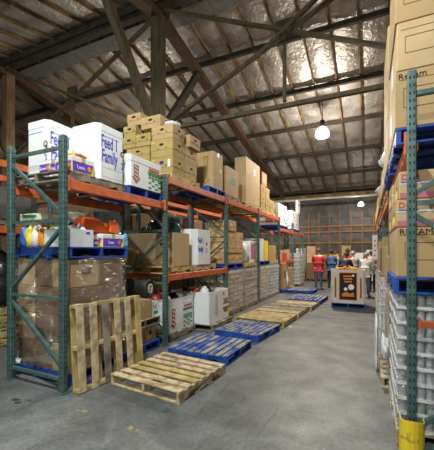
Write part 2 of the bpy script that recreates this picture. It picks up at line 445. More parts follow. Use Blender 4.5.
# saw-cut joints in the slab, a few splashes of yellow paint, a dark oil stain
for (a, b) in (((-1.3, 8.35), (0.2, 8.35)), ((-3.0, 8.35), (-1.75, 8.35)), ((-6, 1.55), (6, 1.55))):
    link('slab_joint', bar_mesh((a[0], a[1], 0.0005), (b[0], b[1], 0.0005), 0.012, 0.002, 'slot_dark'), floor)
def splat(x, y, r, m, seed, name):
    rnd = random.Random(seed); bm = bmesh.new(); vs = []
    for i in range(12):
        a = i * math.tau / 12; q = r * rnd.uniform(0.45, 1.1); vs.append(bm.verts.new((x + q * math.cos(a) * 1.3, y + q * math.sin(a), 0.0012)))
    bm.faces.new(vs); return link(name, finish(bm, name, m), floor)
splat(-2.66, 2.38, 0.03, 'paint_dull', 1, 'paint_spot'); splat(-2.74, 2.36, 0.018, 'paint_dull', 2, 'paint_spot')
splat(-2.02, 2.34, 0.035, 'paint_dull', 3, 'paint_spot'); splat(-1.93, 2.33, 0.02, 'paint_dull', 5, 'paint_spot')
splat(-3.55, 2.24, 0.05, 'stain', 4, 'oil_stain'); splat(-3.47, 2.20, 0.035, 'stain', 14, 'oil_stain'); splat(-3.40, 2.29, 0.022, 'stain', 15, 'oil_stain')

# walls
bm = bmesh.new(); add_box(bm, (XL + XR) / 2, YF + 0.1, 2.9, XR - XL, 0.2, 5.8)
wall_far = struct('wall_far', finish(bm, 'wall', 'wall_sheet'))
for nm, cx, cy, sx, sy, hh in (('wall_left', XL - 0.1, (YN + YF) / 2, 0.2, YF - YN, 9), ('wall_right', XR + 0.1, (YN + YF) / 2, 0.2, YF - YN, 9)):
    bm = bmesh.new(); add_box(bm, cx, cy, hh / 2, sx, sy, hh); struct(nm, finish(bm, 'wall', 'wall_sheet'))
bm = bmesh.new(); add_box(bm, (XL + XR) / 2, YN - 0.1, 2.9, XR - XL, 0.2, 5.8); struct('wall_near', finish(bm, 'wall', 'wall_block'))
# girts and studs on the far wall
for z in (1.45, 2.25, 2.98, 3.35):
    link('girt', box_mesh(10.8, 0.06, 0.09, 'girt_orange', base=False), wall_far, (-1.9, YF - 0.05, z))
for i in range(17):
    link('stud', box_mesh(0.06, 0.045, 4.0, 'girt_orange'), wall_far, (-7.0 + i * 0.66, YF - 0.04, 0.3))
for x in (-7.3, -5.2, 3.6):
    link('wall_column', box_mesh(0.22, 0.22, 5.2, 'timber_dark'), wall_far, (x, YF - 0.2, 0))
link('eave_beam', box_mesh(XR - XL, 0.2, 0.26, 'batten_wood', base=False), wall_far, ((XL + XR) / 2, YF - 0.25, 5.32))
# sagging fibre boards between the eave and the girts
for i in range(6):
    link('wall_panel', box_mesh(1.94, 0.03, 1.1, 'wall_sheet', 0.004), wall_far, (-6.2 + i * 1.98, YF - 0.03, 3.9))

# pale conduit across the hall in front of the far wall
bm = bmesh.new(); add_cyl(bm, (0, 0, 0), 0.07, 14.0, 14, mtx=Matrix.Rotation(R(90), 4, 'Y'))
pipe = link('overhead_pipe', finish(bm, 'pipe', 'pipe_white', True), None, (-2.5, 20.9, 5.02))
tag(pipe, 'long pale grey pipe running across below the far eave', 'pipe')
for x in (-5.2, -1.9, 1.2):
    link('pipe_hanger', bar_mesh((x + 2.5, 0, 0.05), (x + 2.5, 0, roof_z(20.9) - 5.02), 0.02, 0.02, 'steel_dark'), pipe)

# ---- roof: deck slabs, purlins, battens, hanging foil insulation panels
TH = math.atan(SL)
def roof_frame(side):
    """local frame of a roof slope: origin on the ridge, +y runs down the slope, z out of the roof underside (down)"""
    rz = 0 if side > 0 else R(180)
    return Matrix.Translation((0, YR, ZR)) @ Matrix.Rotation(rz, 4, 'Z') @ Matrix.Rotation(-TH, 4, 'X')
def slope_obj(name, side):
    Ls = 15.2 / math.cos(TH)
    bm = bmesh.new(); add_box(bm, 0, Ls / 2, 0.20, XR - XL, Ls, 0.1)
    o = link(name, finish(bm, 'roof', 'foil')); o['kind'] = 'structure'
    o.matrix_world = Matrix.Translation(((XL + XR) / 2, 0, 0)) @ roof_frame(side)
    return o
ceil_far = slope_obj('ceiling', 1); ceil_near = slope_obj('ceiling', -1)
CX = (XL + XR) / 2
def panel_mesh(wd, ln, seed):
    rnd = random.Random(seed); bm = bmesh.new(); nx, ny = 7, 18; g = []
    off = Vector((rnd.uniform(0, 50), rnd.uniform(0, 50), 0))
    for j in range(ny + 1):
        row = []
        for i in range(nx + 1):
            u, v = i / nx, j / ny
            sag = 0.06 * math.sin(math.pi * u) ** 0.7 * math.sin(math.pi * v) ** 0.5
            e = math.sin(math.pi * u) * math.sin(math.pi * v) ** 0.3
            z = -sag + 0.045 * mnoise.noise(Vector((u * 2.2, v * 5.5, 0)) + off) * e + 0.02 * mnoise.noise(Vector((u * 6, v * 15, 3)) + off) * e
            if v > 0.9: z -= (v - 0.9) * 0.7 * (0.6 + 0.6 * mnoise.noise(Vector((u * 4, 1, 0)) + off))
            row.append(bm.verts.new(((u - 0.5) * wd, v * ln, z)))
        g.append(row)
    for j in range(ny):
        for i in range(nx): bm.faces.new((g[j][i], g[j][i + 1], g[j + 1][i + 1], g[j + 1][i]))
    return finish(bm, 'insulation_panel', 'foil', True)
BS = 0.76
PUR = [0.18, 2.45, 4.85, 7.25, 9.75, 12.4, 14.9]        # purlin distances down the slope
def roof_detail(root, side, xa, xb, jmax):
    loc = lambda x, y, z: ((x - CX) * (1 if side > 0 else -1), y, z)
    for j in range(jmax):
        ln = PUR[j + 1] - PUR[j]
        vs = [panel_mesh(BS * 0.98, ln, 100 * j + k + (7 if side < 0 else 0)) for k in range(5)]
        x = xa + BS / 2; i = 0
        rnd = random.Random(j)
        while x < xb:
            link('insulation_panel', vs[rnd.randrange(5)], root, loc(x, PUR[j], 0.10)); x += BS
        x = xa
        bmesh_ = box_mesh(0.046, ln, 0.09, 'batten_wood', base=False)
        while x < xb:
            link('batten', bmesh_, root, loc(x, PUR[j] + ln / 2, 0.02)); x += BS
    for j, p in enumerate(PUR):
        link('purlin', box_mesh(XR - XL, 0.09, 0.17, 'timber_dark', base=False), root, (0, p, -0.075))
roof_detail(ceil_far, 1, -17.0, 5.0, 6)
roof_detail(ceil_near, -1, -17.0, -1.0, 3)
# light sheet-metal strip under the ridge
link('ridge_flashing', box_mesh(XR - XL, 0.5, 0.02, 'flashing', base=False), ceil_far, (0, 0.62, -0.10))

# ---- timber frame in the ridge plane: columns, rafters, knee braces, cross braces, tie beam
COLX = [-12.04, -5.3, 1.78, 8.5]
ZT = 5.12
def timber(name, p, q, wd, dp, m, label, cat='beam', group=None, up=(0, 1, 0)):
    c = Vector(p); o = link(name, bar_mesh(Vector(p) - c, Vector(q) - c, wd, dp, m, up), None, c)
    return tag(o, label, cat, group)
names = ['left-edge', 'middle', 'right']
for i, x in enumerate(COLX[:3]):
    nm = ('by the left edge of the picture', 'rising behind the stacked banana boxes', 'hidden behind the right rack')[i]
    m = ('timber_brown', 'timber_olive', 'timber_olive')[i]
    c = thing('timber_column', 'heavy square timber roof column ' + nm, 'column', (x, YR, 0))
    link('post', box_mesh(0.31, 0.31, roof_z(YR) - 0.3, m, 0.015), c)
    link('cap_block', box_mesh(0.5, 0.42, 0.16, 'timber_dark', 0.01), c, (0, 0, 8.22))
    link('bolt_plate', box_mesh(0.36, 0.36, 0.12, 'steel_dark'), c, (0, 0, ZT - 0.06))
    # knee braces towards and away from the viewer
    for s, wn in ((1, 'away from the viewer'), (-1, 'towards the viewer')):
        L = 2.1
        link('knee_brace', bar_mesh((0, s * 0.12, ZT - 0.15), (0, s * (0.12 + L), roof_z(YR + L) - 0.55), 0.17, 0.2, 'timber_olive' if s < 0 else 'timber_dark'), c)
    for s, wn in ((1, 'down the far roof slope'), (-1, 'down the near roof slope')):
        mm = 'timber_red' if i != 0 or s > 0 else 'timber_olive'
        timber('rafter_beam', (x, YR + s * 0.1, ZR - 0.42), (x, YR + s * 14.2, ZR - 0.42 - SL * 14.2), 0.2, 0.3, mm,
               'big brown roof beam running %s from the column %s' % (wn, nm), up=(1, 0, 0))
for i in range(2):
    xa, xb = COLX[i], COLX[i + 1]
    w0 = ('between the left-edge column and the middle column', 'right of the middle column')[i]
    t = thing('cross_brace', 'crossed timber roof braces ' + w0, 'brace', (xa, YR, 0))
    W = xb - xa
    link('diagonal', bar_mesh((0.1, -0.1, 8.3), (W - 0.1, -0.1, ZT), 0.07, 0.10, 'timber_olive', (0, 1, 0)), t)
    link('diagonal', bar_mesh((0.1, 0.06, ZT), (W - 0.1, 0.06, 8.3), 0.07, 0.11, 'timber_olive', (0, 1, 0)), t)
    link('hanger', bar_mesh((W / 2, 0, 6.85), (W / 2, 0, ZT), 0.07, 0.09, 'timber_olive', (0, 1, 0)), t)
    link('tie_beam', bar_mesh((0.17, 0, ZT - 0.1), (W - 0.17, 0, ZT - 0.1), 0.09, 0.10, 'timber_olive', (0, 1, 0)), t)
    link('gusset_plate', box_mesh(0.42, 0.06, 0.4, 'timber_dark', 0.01, False), t, (W / 2, -0.02, 6.80))
    if i == 1:
        link('diagonal', bar_mesh((W * 0.42, -0.35, 6.1), (W * 0.80, -0.35, 7.9), 0.07, 0.10, 'timber_olive', (0, 1, 0)), t)
ridge = timber('ridge_beam', (XL, YR, ZR - 0.16), (XR, YR, ZR - 0.16), 0.26, 0.2, 'timber_dark', 'dark ridge beam along the top of the roof', up=(0, 1, 0))

# ---- lamps
def lathe(profile, seg=24, m=None, smooth=True):
    bm = bmesh.new(); rings = []
    for r, z in profile:
        rings.append([bm.verts.new((r * math.cos(a * math.tau / seg), r * math.sin(a * math.tau / seg), z)) for a in range(seg)])
    for a, b in zip(rings, rings[1:]):
        for i in range(seg): bm.faces.new((a[i], a[(i + 1) % seg], b[(i + 1) % seg], b[i]))
    return finish(bm, 'lathe', m, smooth)
SHADE = lathe([(0.06, 0.30), (0.14, 0.26), (0.22, 0.15), (0.26, 0.02), (0.262, -0.06), (0.245, -0.10)], 28, 'lamp_glow')
BALLAST = lathe([(0.0, 0.56), (0.085, 0.55), (0.09, 0.36), (0.06, 0.30), (0.0, 0.30)], 16, 'steel_dark')
BULB = lathe([(0.0, 0.26), (0.035, 0.22), (0.06, 0.12), (0.075, 0.04), (0.05, 0.0), (0.0, -0.002)], 16, 'bulb_glow')
for (x, y, z, pw, c, lb) in LAMPS:
    t = thing('high_bay_lamp', lb, 'lamp', (x, y, z)); s_ = 0.6 if y > 20 else 1.0
    
    for nm_, me_ in (('lamp_shade', SHADE), ('ballast', BALLAST), ('bulb', BULB)): link(nm_, me_, t).scale = (s_, s_, s_)
    link('hook', bar_mesh((0, 0, 0.55 * s_), (0, 0, roof_z(y) - z + 0.12), 0.02, 0.02, 'steel_dark'), t)
    ld = bpy.data.lights.new('lamp_light', 'POINT'); ld.energy = pw; ld.color = c; ld.shadow_soft_size = 0.06
    lo = bpy.data.objects.new('lamp_light', ld); COL.objects.link(lo); lo.parent = t; lo.location = (0, 0, -0.065 * s_)

# ================================================================ pallet racks
def slots_mesh(h, depth, wd=0.085):
    """slim dark key slots up the face of an upright"""
    k = ('slots', h, depth, wd)
    if k not in CACHE:
        bm = bmesh.new(); z = 0.12
        while z < h - 0.03:
            for s in (-1, 1): add_box(bm, s * wd * 0.22, -depth / 2, z, 0.010, 0.003, 0.022)
            for s in (-1, 1): add_box(bm, wd / 2, s * 0.016, z, 0.003, 0.010, 0.022)
            z += 0.06
        CACHE[k] = finish(bm, 'slots', 'slot_dark')
    return CACHE[k]
def upright_frame(label, xf, xb, y, h=3.02, pw=0.085, group=None):
    """frame in the plane Y=y: front post at xf, rear post at xb, zig-zag braces"""
    t = thing('rack_frame', label, 'rack frame', (xf, y, 0), 0, group)
    D = xb - xf
    for x in (0, D):
        p = link('upright_post', box_mesh(pw, 0.07, h, 'steel_green', 0.008), t, (x, 0, 0))
        link('slot_row', slots_mesh(h, 0.07, pw), p)['kind'] = 'stuff'
        link('foot_plate', box_mesh(0.14, 0.12, 0.012, 'steel_green'), t, (x, 0, 0))
    zs = [0.15, 1.10, 2.03, 2.88]
    for z in zs: link('horizontal_brace', bar_mesh((0, 0, z), (D, 0, z), 0.035, 0.045, 'steel_green', (0, 1, 0)), t)
    for a, b in (((0, 0.28), (D, 1.04)), ((D, 1.17), (0, 1.95)), ((0, 2.09), (D, 2.80))):
        link('diagonal_brace', bar_mesh((a[0], 0, a[1]), (b[0], 0, b[1]), 0.035, 0.045, 'steel_green', (0, 1, 0)), t)
    return t
def beam(label, x, y0, y1, ztop, h=0.12, group=None, m='beam_orange', facing=1):
    t = thing('rack_beam', label, 'rack beam', (x, y0 + 0.04, ztop - h), 0, group)
    L = y1 - y0 - 0.08
    link('rail', box_mesh(0.05, L, h, m, 0.006), t, (0, L / 2, 0))
    link('rail_step', box_mesh(0.03, L, h * 0.55, m, 0.004), t, (-0.036 * facing, L / 2, 0))
    for y in (0.012, L - 0.012): link('end_connector', box_mesh(0.07, 0.024, h + 0.07, m, 0.004), t, (0.012 * facing, y, -0.03))
    return t
XFL, XBL = -3.24, -4.22
YL = [2.59, 4.66, 7.30, 9.87, 12.50, 15.0, 17.6]
W_L = ['nearest the viewer, around the wrapped carton stack', 'second from the viewer, behind the leaning pallet', 'third from the viewer, by the first cans',
       'fourth from the viewer', 'fifth from the viewer', 'sixth from the viewer', 'farthest of the row']
for y, wl in zip(YL, W_L): upright_frame('green slotted steel rack frame on the left, ' + wl, XFL, XBL, y)
BAYS = ['first', 'second', 'third', 'fourth', 'fifth', 'sixth']
def beams(i, ztop, lev, h=0.12):
    for x, fr in ((XFL, 'front'), (XBL, 'rear')):
        beam('orange %s rack beam at %s in the %s bay on the left' % (fr, lev, BAYS[i]), x, YL[i], YL[i + 1], ztop, h, None, 'beam_orange', 1 if x == XFL else -1)
beams(0, 2.52, 'the top level'); beams(1, 3.0, 'the top level'); beams(2, 3.0, 'the top level'); beams(3, 3.0, 'the top level')
beams(1, 1.25, 'the middle level'); beams(4, 2.62, 'the top level'); beams(5, 2.62, 'the top level')
beams(4, 1.30, 'the middle level')

# row behind (back to back with the left racks)
XF2, XB2 = -5.75, -6.9
Y2 = [1.6, 4.3, 7.0, 9.7, 12.4]
for i, y in enumerate(Y2): upright_frame('green rack frame in the row behind the left racks, number %s from the left edge' % ('one', 'two', 'three', 'four', 'five')[i], XF2, XB2, y, 3.4)
for i in range(4):
    for z, lv in ((3.25, 'upper'), (2.1, 'lower')):
        for x, fr in ((XF2, 'front'), (XB2, 'rear')):
            beam('orange %s %s beam of the row behind, %s bay' % (lv, fr, BAYS[i]), x, Y2[i], Y2[i + 1], z)

# right row
XFR, XBR = 0.30, 1.42
YRR = [2.90, 5.55, 8.2, 10.85, 13.5]
for i, y in enumerate(YRR): upright_frame('green slotted rack frame of the right row, ' + ('nearest, with the yellow guard at its foot', 'second from the viewer', 'third from the viewer', 'fourth from the viewer', 'farthest')[i], XFR, XBR, y, 3.06, 0.062)
for i in range(4):
    for x, fr in ((XFR, 'front'), (XBR, 'rear')):
        beam('orange %s top beam of the right row, %s bay' % (fr, BAYS[i]), x, YRR[i], YRR[i + 1], 2.57, 0.12, None, 'beam_orange', -1 if x == XFR else 1)
t = thing('row_spacer', 'short orange spacer bar crossing the stacked cans on the right', 'rack beam', (XFR + 0.05, 2.87, 1.075))
link('bar', box_mesh(1.06, 0.04, 0.05, 'beam_orange', 0.004), t, (0.53, 0, 0))
for x in (0.0, 1.06): link('end_plate', box_mesh(0.012, 0.06, 0.09, 'beam_orange'), t, (x, 0, -0.02))
# yellow post guard: a bent steel shield round the foot of the near right post
bm = bmesh.new(); pts = []
for k in range(9):
    a = R(180 + 180 * k / 8); pts.append((0.082 * math.cos(a), 0.085 * math.sin(a)))
pts = [(-0.082, 0.09)] + pts + [(0.082, 0.09)]
lo = [bm.verts.new((x, y, 0)) for x, y in pts]; hi = [bm.verts.new((x, y, 0.36 + 0.02 * math.cos(x * 20))) for x, y in pts]
lo2 = [bm.verts.new((x * .92, y * .92, 0)) for x, y in pts]; hi2 = [bm.verts.new((x * .92, y * .92, 0.36 + 0.02 * math.cos(x * 20))) for x, y in pts]
for i in range(len(pts) - 1):
    bm.faces.new((lo[i], lo[i + 1], hi[i + 1], hi[i])); bm.faces.new((lo2[i + 1], lo2[i], hi2[i], hi2[i + 1])); bm.faces.new((hi[i], hi[i + 1], hi2[i + 1], hi2[i]))
guard = thing('post_guard', 'scuffed yellow steel guard around the foot of the nearest right post', 'post guard', (XFR, 2.86, 0))
link('shield', finish(bm, 'guard', 'guard_yellow'), guard)
link('foot_plate', box_mesh(0.24, 0.2, 0.012, 'guard_yellow'), guard)
for s in (-1, 1):
    bm = bmesh.new(); add_cyl(bm, (0, 0, 0.012), 0.014, 0.024, 6); link('anchor_bolt', finish(bm, 'bolt', 'can_metal'), guard, (s * 0.1, -0.07, 0.008))

# ================================================================ helpers for loads, bags
def blob_mesh(sx, sy, sz, m, seed, rough=0.22, sub=3, flat=True):
    bm = bmesh.new(); bmesh.ops.create_icosphere(bm, subdivisions=sub, radius=1.0)
    off = Vector((seed * 3.7, seed * 1.3, seed * 2.1))
    for v in bm.verts:
        n = v.co.normalized()
        k = 1 + rough * mnoise.noise(n * 1.6 + off) + rough * 0.55 * mnoise.noise(n * 4.5 + off) + rough * 0.25 * mnoise.noise(n * 10 + off)
        v.co = Vector((n.x * k * sx / 2, n.y * k * sy / 2, n.z * k * sz / 2))
        if flat: v.co.z = max(v.co.z, -sz * 0.36)
    lo = min(v.co.z for v in bm.verts)
    for v in bm.verts: v.co.z -= lo
    return finish(bm, 'blob', m, True)
def bag(label, x, y, z, sx, sy, sz, m, seed, name='plastic_bag', cat='bag', group=None, knot=True):
    o = link(name, blob_mesh(sx, sy, sz, m, seed), None, (x, y, z)); tag(o, label, cat, group)
    if knot:
        bm = bmesh.new(); s = min(sx, sy, sz)
        add_cyl(bm, (0, 0, 0), s * 0.05, s * 0.16, 7, s * 0.02); 
        for k in range(3):
            M = Matrix.Rotation(k * 2.1, 4, 'Z') @ Matrix.Rotation(0.7, 4, 'X')
            add_cyl(bm, (0, 0, s * 0.08), s * 0.02, s * 0.2, 5, s * 0.09, mtx=M)
        link('knot', finish(bm, 'knot', m, True), o, (sx * 0.1, -sy * 0.05, sz * 0.80))
    return o
def wrap_mesh(sx, sy, sz, m, seed, jit=0.012):
    bm = bmesh.new(); add_box(bm, 0, 0, sz / 2, sx, sy, sz)
    bmesh.ops.delete(bm, geom=[f for f in bm.faces if f.calc_center_median().z < 0.001], context='FACES')
    bmesh.ops.subdivide_edges(bm, edges=bm.edges[:], cuts=9, use_grid_fill=True)
    off = Vector((seed, seed * 2, 0))
    for v in bm.verts:
        d = 0.5 + mnoise.noise(v.co * 5 + off)
        out = Vector((1 if v.co.x > sx / 2 - .001 else -1 if v.co.x < -sx / 2 + .001 else 0, 1 if v.co.y > sy / 2 - .001 else -1 if v.co.y < -sy / 2 + .001 else 0, 1 if v.co.z > sz - .001 else 0))
        v.co += Vector((out.x, out.y, 0)) * (0.004 + jit * max(0, d)) + Vector((0, 0, out.z * 0.002))
    return finish(bm, 'wrap', m, True)

def tray_meshes(tx, ty, th, nx, ny, can_m, tray_m):
    k = ('tray', round(tx, 3), round(ty, 3), round(th, 3), nx, ny, can_m, tray_m)
    if k not in CACHE:
        bm = bmesh.new(); lip = th * 0.22; t = 0.006
        add_box(bm, 0, 0, t / 2, tx - 0.006, ty - 0.006, t)
        for s in (-1, 1):
            add_box(bm, s * (tx / 2 - 0.003 - t / 2), 0, lip / 2, t, ty - 0.006, lip); add_box(bm, 0, s * (ty / 2 - 0.003 - t / 2), lip / 2, tx - 0.006, t, lip)
        tr = finish(bm, 'tray', tray_m)
        bm = bmesh.new(); r = min((tx - 0.02) / nx, (ty - 0.02) / ny) / 2 * 0.93; hc = th - 0.012
        for i in range(nx):
            for j in range(ny):
                cx = (i + 0.5 - nx / 2) * (tx - 0.02) / nx; cy = (j + 0.5 - ny / 2) * (ty - 0.02) / ny
                add_cyl(bm, (cx, cy, 0.007 + hc * 0.5), r, hc * 0.94, 10)
        bm2 = bmesh.new()
        for i in range(nx):
            for j in range(ny):
                cx = (i + 0.5 - nx / 2) * (tx - 0.02) / nx; cy = (j + 0.5 - ny / 2) * (ty - 0.02) / ny
                add_cyl(bm2, (cx, cy, 0.007 + hc - 0.006), r * 1.03, 0.010, 10)
        CACHE[k] = (tr, finish(bm, 'cans', can_m), finish(bm2, 'rims', 'can_metal'))
    return CACHE[k]
def can_load(label, x0, x1, y0, y1, z0, z1, nl, gx, gy, cx, cy, can_m='can_label', tray_m='tray_card', film='film_milky', group=None):
    t = thing('can_load', label, 'canned goods', ((x0 + x1) / 2, (y0 + y1) / 2, z0), 0, group)
    tx, ty, th = (x1 - x0) / gx, (y1 - y0) / gy, (z1 - z0) / nl
    tr, cans, rims = tray_meshes(tx, ty, th, cx, cy, can_m, tray_m)
    rnd = random.Random(label)
    for k in range(nl):
        for i in range(gx):
            for j in range(gy):
                p = link('tray', tr, t, ((i + .5 - gx / 2) * tx + rnd.uniform(-.006, .006), (j + .5 - gy / 2) * ty + rnd.uniform(-.004, .004), k * th))
                q = link('cans', cans, p); q['kind'] = 'stuff'
                q = link('can_rims', rims, p); q['kind'] = 'stuff'
    if film: link('stretch_film', wrap_mesh(x1 - x0 + 0.02, y1 - y0 + 0.02, z1 - z0, film, len(label)), t)
    return t

# ================================================================ left rack, first bay
# floor: blue pallet and stretch-wrapped carton stack
blue_pallet('blue pallet under the stretch-wrapped brown carton stack', -3.84, 3.24, 0.0, 1.06, 1.0)
wr = thing('wrapped_carton_stack', 'tall stack of brown cartons in clear stretch film inside the nearest rack frame', 'carton stack', (-3.83, 3.22, 0.14))
rnd = random.Random(3)
for k in range(4):
    for i in range(3):
        for j in range(2):
            m = ('card_dark', 'card', 'card_dark')[rnd.randrange(3)]
            p = link('carton', box_mesh(0.335, 0.455, 0.35, m, 0.006), wr, ((i - 1) * 0.342, (j - 0.5) * 0.465, k * 0.355))
            link('tape', box_mesh(0.336, 0.05, 0.002, 'tape'), p, (0, 0, 0.35))
            p['_dims'] = (0.335, 0.455, 0.35)
            if i == 2: decal(p, 'X+', 0.02, 0.2, 0.16, 0.09, 'ink_brown', 'printed_mark')
link('stretch_film', wrap_mesh(1.05, 0.955, 1.43, 'film', 5, 0.02), wr)
# a twist of film tied to the frame brace
tail = bmesh.new()
vs = [tail.verts.new(v) for v in ((0, 0, 0), (0.02, 0.0, 0.03), (0.62, 0.06, 0.16), (0.64, 0.06, 0.02), (0.3, 0.04, 0.02))]
tail.faces.new((vs[0], vs[4], vs[2], vs[1])); tail.faces.new((vs[4], vs[3], vs[2]))
tl = link('film_tail', finish(tail, 'tail', 'film_milky'), wr, (-0.40, -0.545, 0.06)); 
bmk = blob_mesh(0.10, 0.05, 0.07, 'bag_white', 4, 0.9, 3); link('film_knot', bmk, wr, (-0.40, -0.55, 0.03))

# on top of it: blue pallet with donated goods
blue_pallet('blue pallet lying on top of the wrapped carton stack', -3.83, 3.24, 1.575, 1.08, 1.04)
ZP = 1.715
c = open_carton('white plastic tote on the blue pallet above the wrapped cartons', -3.78, -3.3, 2.74, 3.10, ZP, ZP + 0.225, 'plastic_white', name='storage_tote', cat='tote')
decal(c, 'X+', 0.09, 0.18, 0.06, 0.03, 'ink_blue', 'clip_handle'); decal(c, 'Y-', 0.0, 0.18, 0.06, 0.03, 'ink_blue', 'clip_handle')
for i, (dx, dy, mm) in enumerate(((-.12, -.08, 'toy_cyan'), (0.05, -.05, 'bag_white'), (.12, .08, 'bag_white'), (-.05, .09, 'toy_white'))):
    bag(['light blue crumpled bag in the white tote', 'white crumpled bag in the middle of the white tote', 'white bag at the front corner of the white tote', 'off-white bag at the back of the white tote'][i],
        -3.54 + dx, 2.92 + dy, ZP + 0.021, 0.15, 0.12, 0.28 + 0.02 * i, mm, i + 11, knot=False)
def diaper_box(label, x0, x1, y0, y1, z0, z1, rz=0):
    b = carton(label, x0, x1, y0, y1, z0, z1, 'card_white', rz)
    for f, wd in (('X+', y1 - y0), ('Y-', x1 - x0)):
        hh = z1 - z0
        decal(b, f, 0, hh * 0.38, wd * 0.98, hh * 0.66, 'ink_yellow', 'printed_band')
        poly_decal(b, f, 0, hh * 0.38, [(-wd * .48, -hh * .29), (wd * .34, -hh * .29), (wd * .46, hh * .29), (-wd * .48, hh * .29)], 'ink_purple', 'printed_band', 0.003)
        l, r = on_face(f, b['_dims'], -wd * .12, hh * .36, 0.006); link('lettering', text_mesh('Luvs', hh * 0.34, 'paper', 1.0), b, l, r)
        l, r = on_face(f, b['_dims'], wd * .27, hh * .38, 0.005); bm_ = bmesh.new(); add_cyl(bm_, (0, 0, 0), hh * .16, 0.003, 14); link('printed_mark', finish(bm_, 'dot', 'toy_orange'), b, l, r)
    return b
diaper_box('purple and yellow printed white box on the blue pallet under the orange bag', -3.72, -3.31, 3.27, 3.69, ZP, ZP + 0.19)
diaper_box('second purple and yellow box squeezed between the tote and its twin', -3.66, -3.36, 3.115, 3.255, ZP, ZP + 0.16)
# orange carrier bag lying on them
bm = bmesh.new()
pr = [(-0.24, 0, 0), (0.22, 0, 0), (0.24, 0.0, 0.16), (0.05, 0.02, 0.13), (-0.05, 0.0, 0.19), (-0.28, 0.0, 0.21)]
f = [bm.verts.new((x, y - 0.10, z)) for x, y, z in pr]; b_ = [bm.verts.new((x * .95, y + 0.12, z * 0.93)) for x, y, z in pr]
bm.faces.new(f); bm.faces.new(b_[::-1])
for i in (0, 1, 2, 3, 4, 5):
    bm.faces.new((f[i], b_[i], b_[(i + 1) % 6], f[(i + 1) % 6]))
bmesh.ops.bevel(bm, geom=bm.edges[:], offset=0.02, segments=2, affect='EDGES')
ob = link('carrier_bag', finish(bm, 'bagm', 'bag_orange', False), None, (-3.52, 3.34, ZP + 0.205), (0, 0, R(85)))
tag(ob, 'bright orange carrier bag lying on the purple and yellow boxes', 'bag')
link('side_pouch', box_mesh(0.16, 0.05, 0.17, 'bag_orange', 0.015), ob, (0.22, -0.12, 0.01), (0, R(4), 0))
link('price_tag', box_mesh(0.05, 0.004, 0.05, 'ink_yellow'), ob, (0.08, -0.125, 0.09))
bag('white bag behind the orange carrier bag', -3.5, 3.68, ZP + 0.195, 0.2, 0.2, 0.22, 'bag_white', 41)
bag('small light blue bag at the end of the purple and yellow box', -3.42, 3.82, ZP, 0.14, 0.12, 0.26, 'toy_cyan', 42)
# bright crinkled party bags at the left end
cols = ['toy_blue', 'toy_yellow', 'toy_white', 'toy_orange', 'toy_cyan', 'toy_red', 'toy_purple', 'toy_yellow', 'toy_blue', 'toy_red', 'toy_white']
cw = dict(toy_blue='blue', toy_yellow='yellow', toy_white='white', toy_red='red', toy_orange='orange', toy_cyan='light blue', toy_purple='purple')
rnd = random.Random(12)
for i, mm in enumerate(cols):
    cx_, cy_ = -4.28 + 0.128 * (i % 4), 2.82 + 0.145 * (i // 4)
    k = i // 4
    bag('crinkled %s party bag in the %s row of the heap on the blue pallet' % (cw[mm], ('front', 'middle', 'back')[k]), cx_, cy_, ZP, 0.14, 0.15, 0.29 + rnd.uniform(0, .08), mm, 60 + i, name='party_bag', knot=False)
c = carton('cream printed box lying on the party bags behind the end frame', -4.36, -3.98, 2.80, 3.10, ZP + 0.36, ZP + 0.46, 'toy_cream', 0.1); decal(c, 'Y-', 0, .06, .24, .04, 'ink_green', 'printed_mark')
c = carton('grey-cream box with dark round print beside the party bags', -3.98, -3.70, 3.2, 3.6, ZP, ZP + 0.46, 'card_grey'); oval(c, 'Y-', 0, .32, .12, .09, 'ink_black', 'printed_mark'); decal(c, 'Y-', 0, .42, .24, .04, 'toy_cream', 'printed_band')
bag('pale green folded blanket on top of the cream box', -4.02, 3.44, ZP + 0.46, 0.5, 0.3, 0.14, 'toy_cream', 81, name='folded_blanket', cat='blanket', knot=False)
bag('dark round bundle hidden behind the tote', -3.75, 3.95, ZP, 0.5, 0.4, 0.3, 'bag_black', 83)

# top level: grey pallet, two white cartons, small printed boxes, third white carton on blue pallet
pallet('weathered grey pallet under the two white feed cartons', -3.83, 3.18, 2.52, 1.08, 1.06, 0, 'wood_grey', n=6, along='X', wear=['wood_grey', 'wood_dark'])
def feed_carton(label, x0, x1, y0, y1, z0, z1):
    b = open_carton(label, x0, x1, y0, y1, z0, z1, 'card_white', 0, 0.06, 'donation_carton', 'box', closed=True)
    W = y1 - y0; H = z1 - z0
    for f in (('X+', 'Y-') if y0 < 3 else ('X+',)):
        if f == 'X+':
            write(b, f, -0.05, H * .69, 'Feed 1', .25, 'ink_blue', 0.47)
            write(b, f, -0.05, H * .43, 'Family', .25, 'ink_blue', 0.47)
        write(b, f, W * .38, H * .34, '2', .14, 'ink_blue', 0.9)
        k = ('ring', 1)
        if k not in CACHE:
            bm = bmesh.new(); add_cyl(bm, (0, 0, 0), 0.042, 0.002, 16); CACHE[k] = finish(bm, 'disc', 'ink_black')
            bm = bmesh.new(); add_cyl(bm, (0, 0, 0), 0.026, 0.003, 14); CACHE[('ring', 2)] = finish(bm, 'disc', 'card_grey')
        l, r = on_face(f, b['_dims'], W * .38, H * .58); link('round_stamp', CACHE[k], b, l, r)
        l, r = on_face(f, b['_dims'], W * .38, H * .58, 0.003); link('round_stamp', CACHE[('ring', 2)], b, l, r)
        decal(b, f, -0.02, H * .80, W * .55, 0.006, 'ink_blue', 'printed_line')
        frame_decal(b, f, -0.0, H * .14, W * .7, 0.13, 0.004, 'card_grey', 'die_cut_line')
    return b
feed_carton('white donation carton with blue lettering, behind the nearest rack frame top', -4.30, -3.86, 2.84, 3.34, 2.65, 3.42)
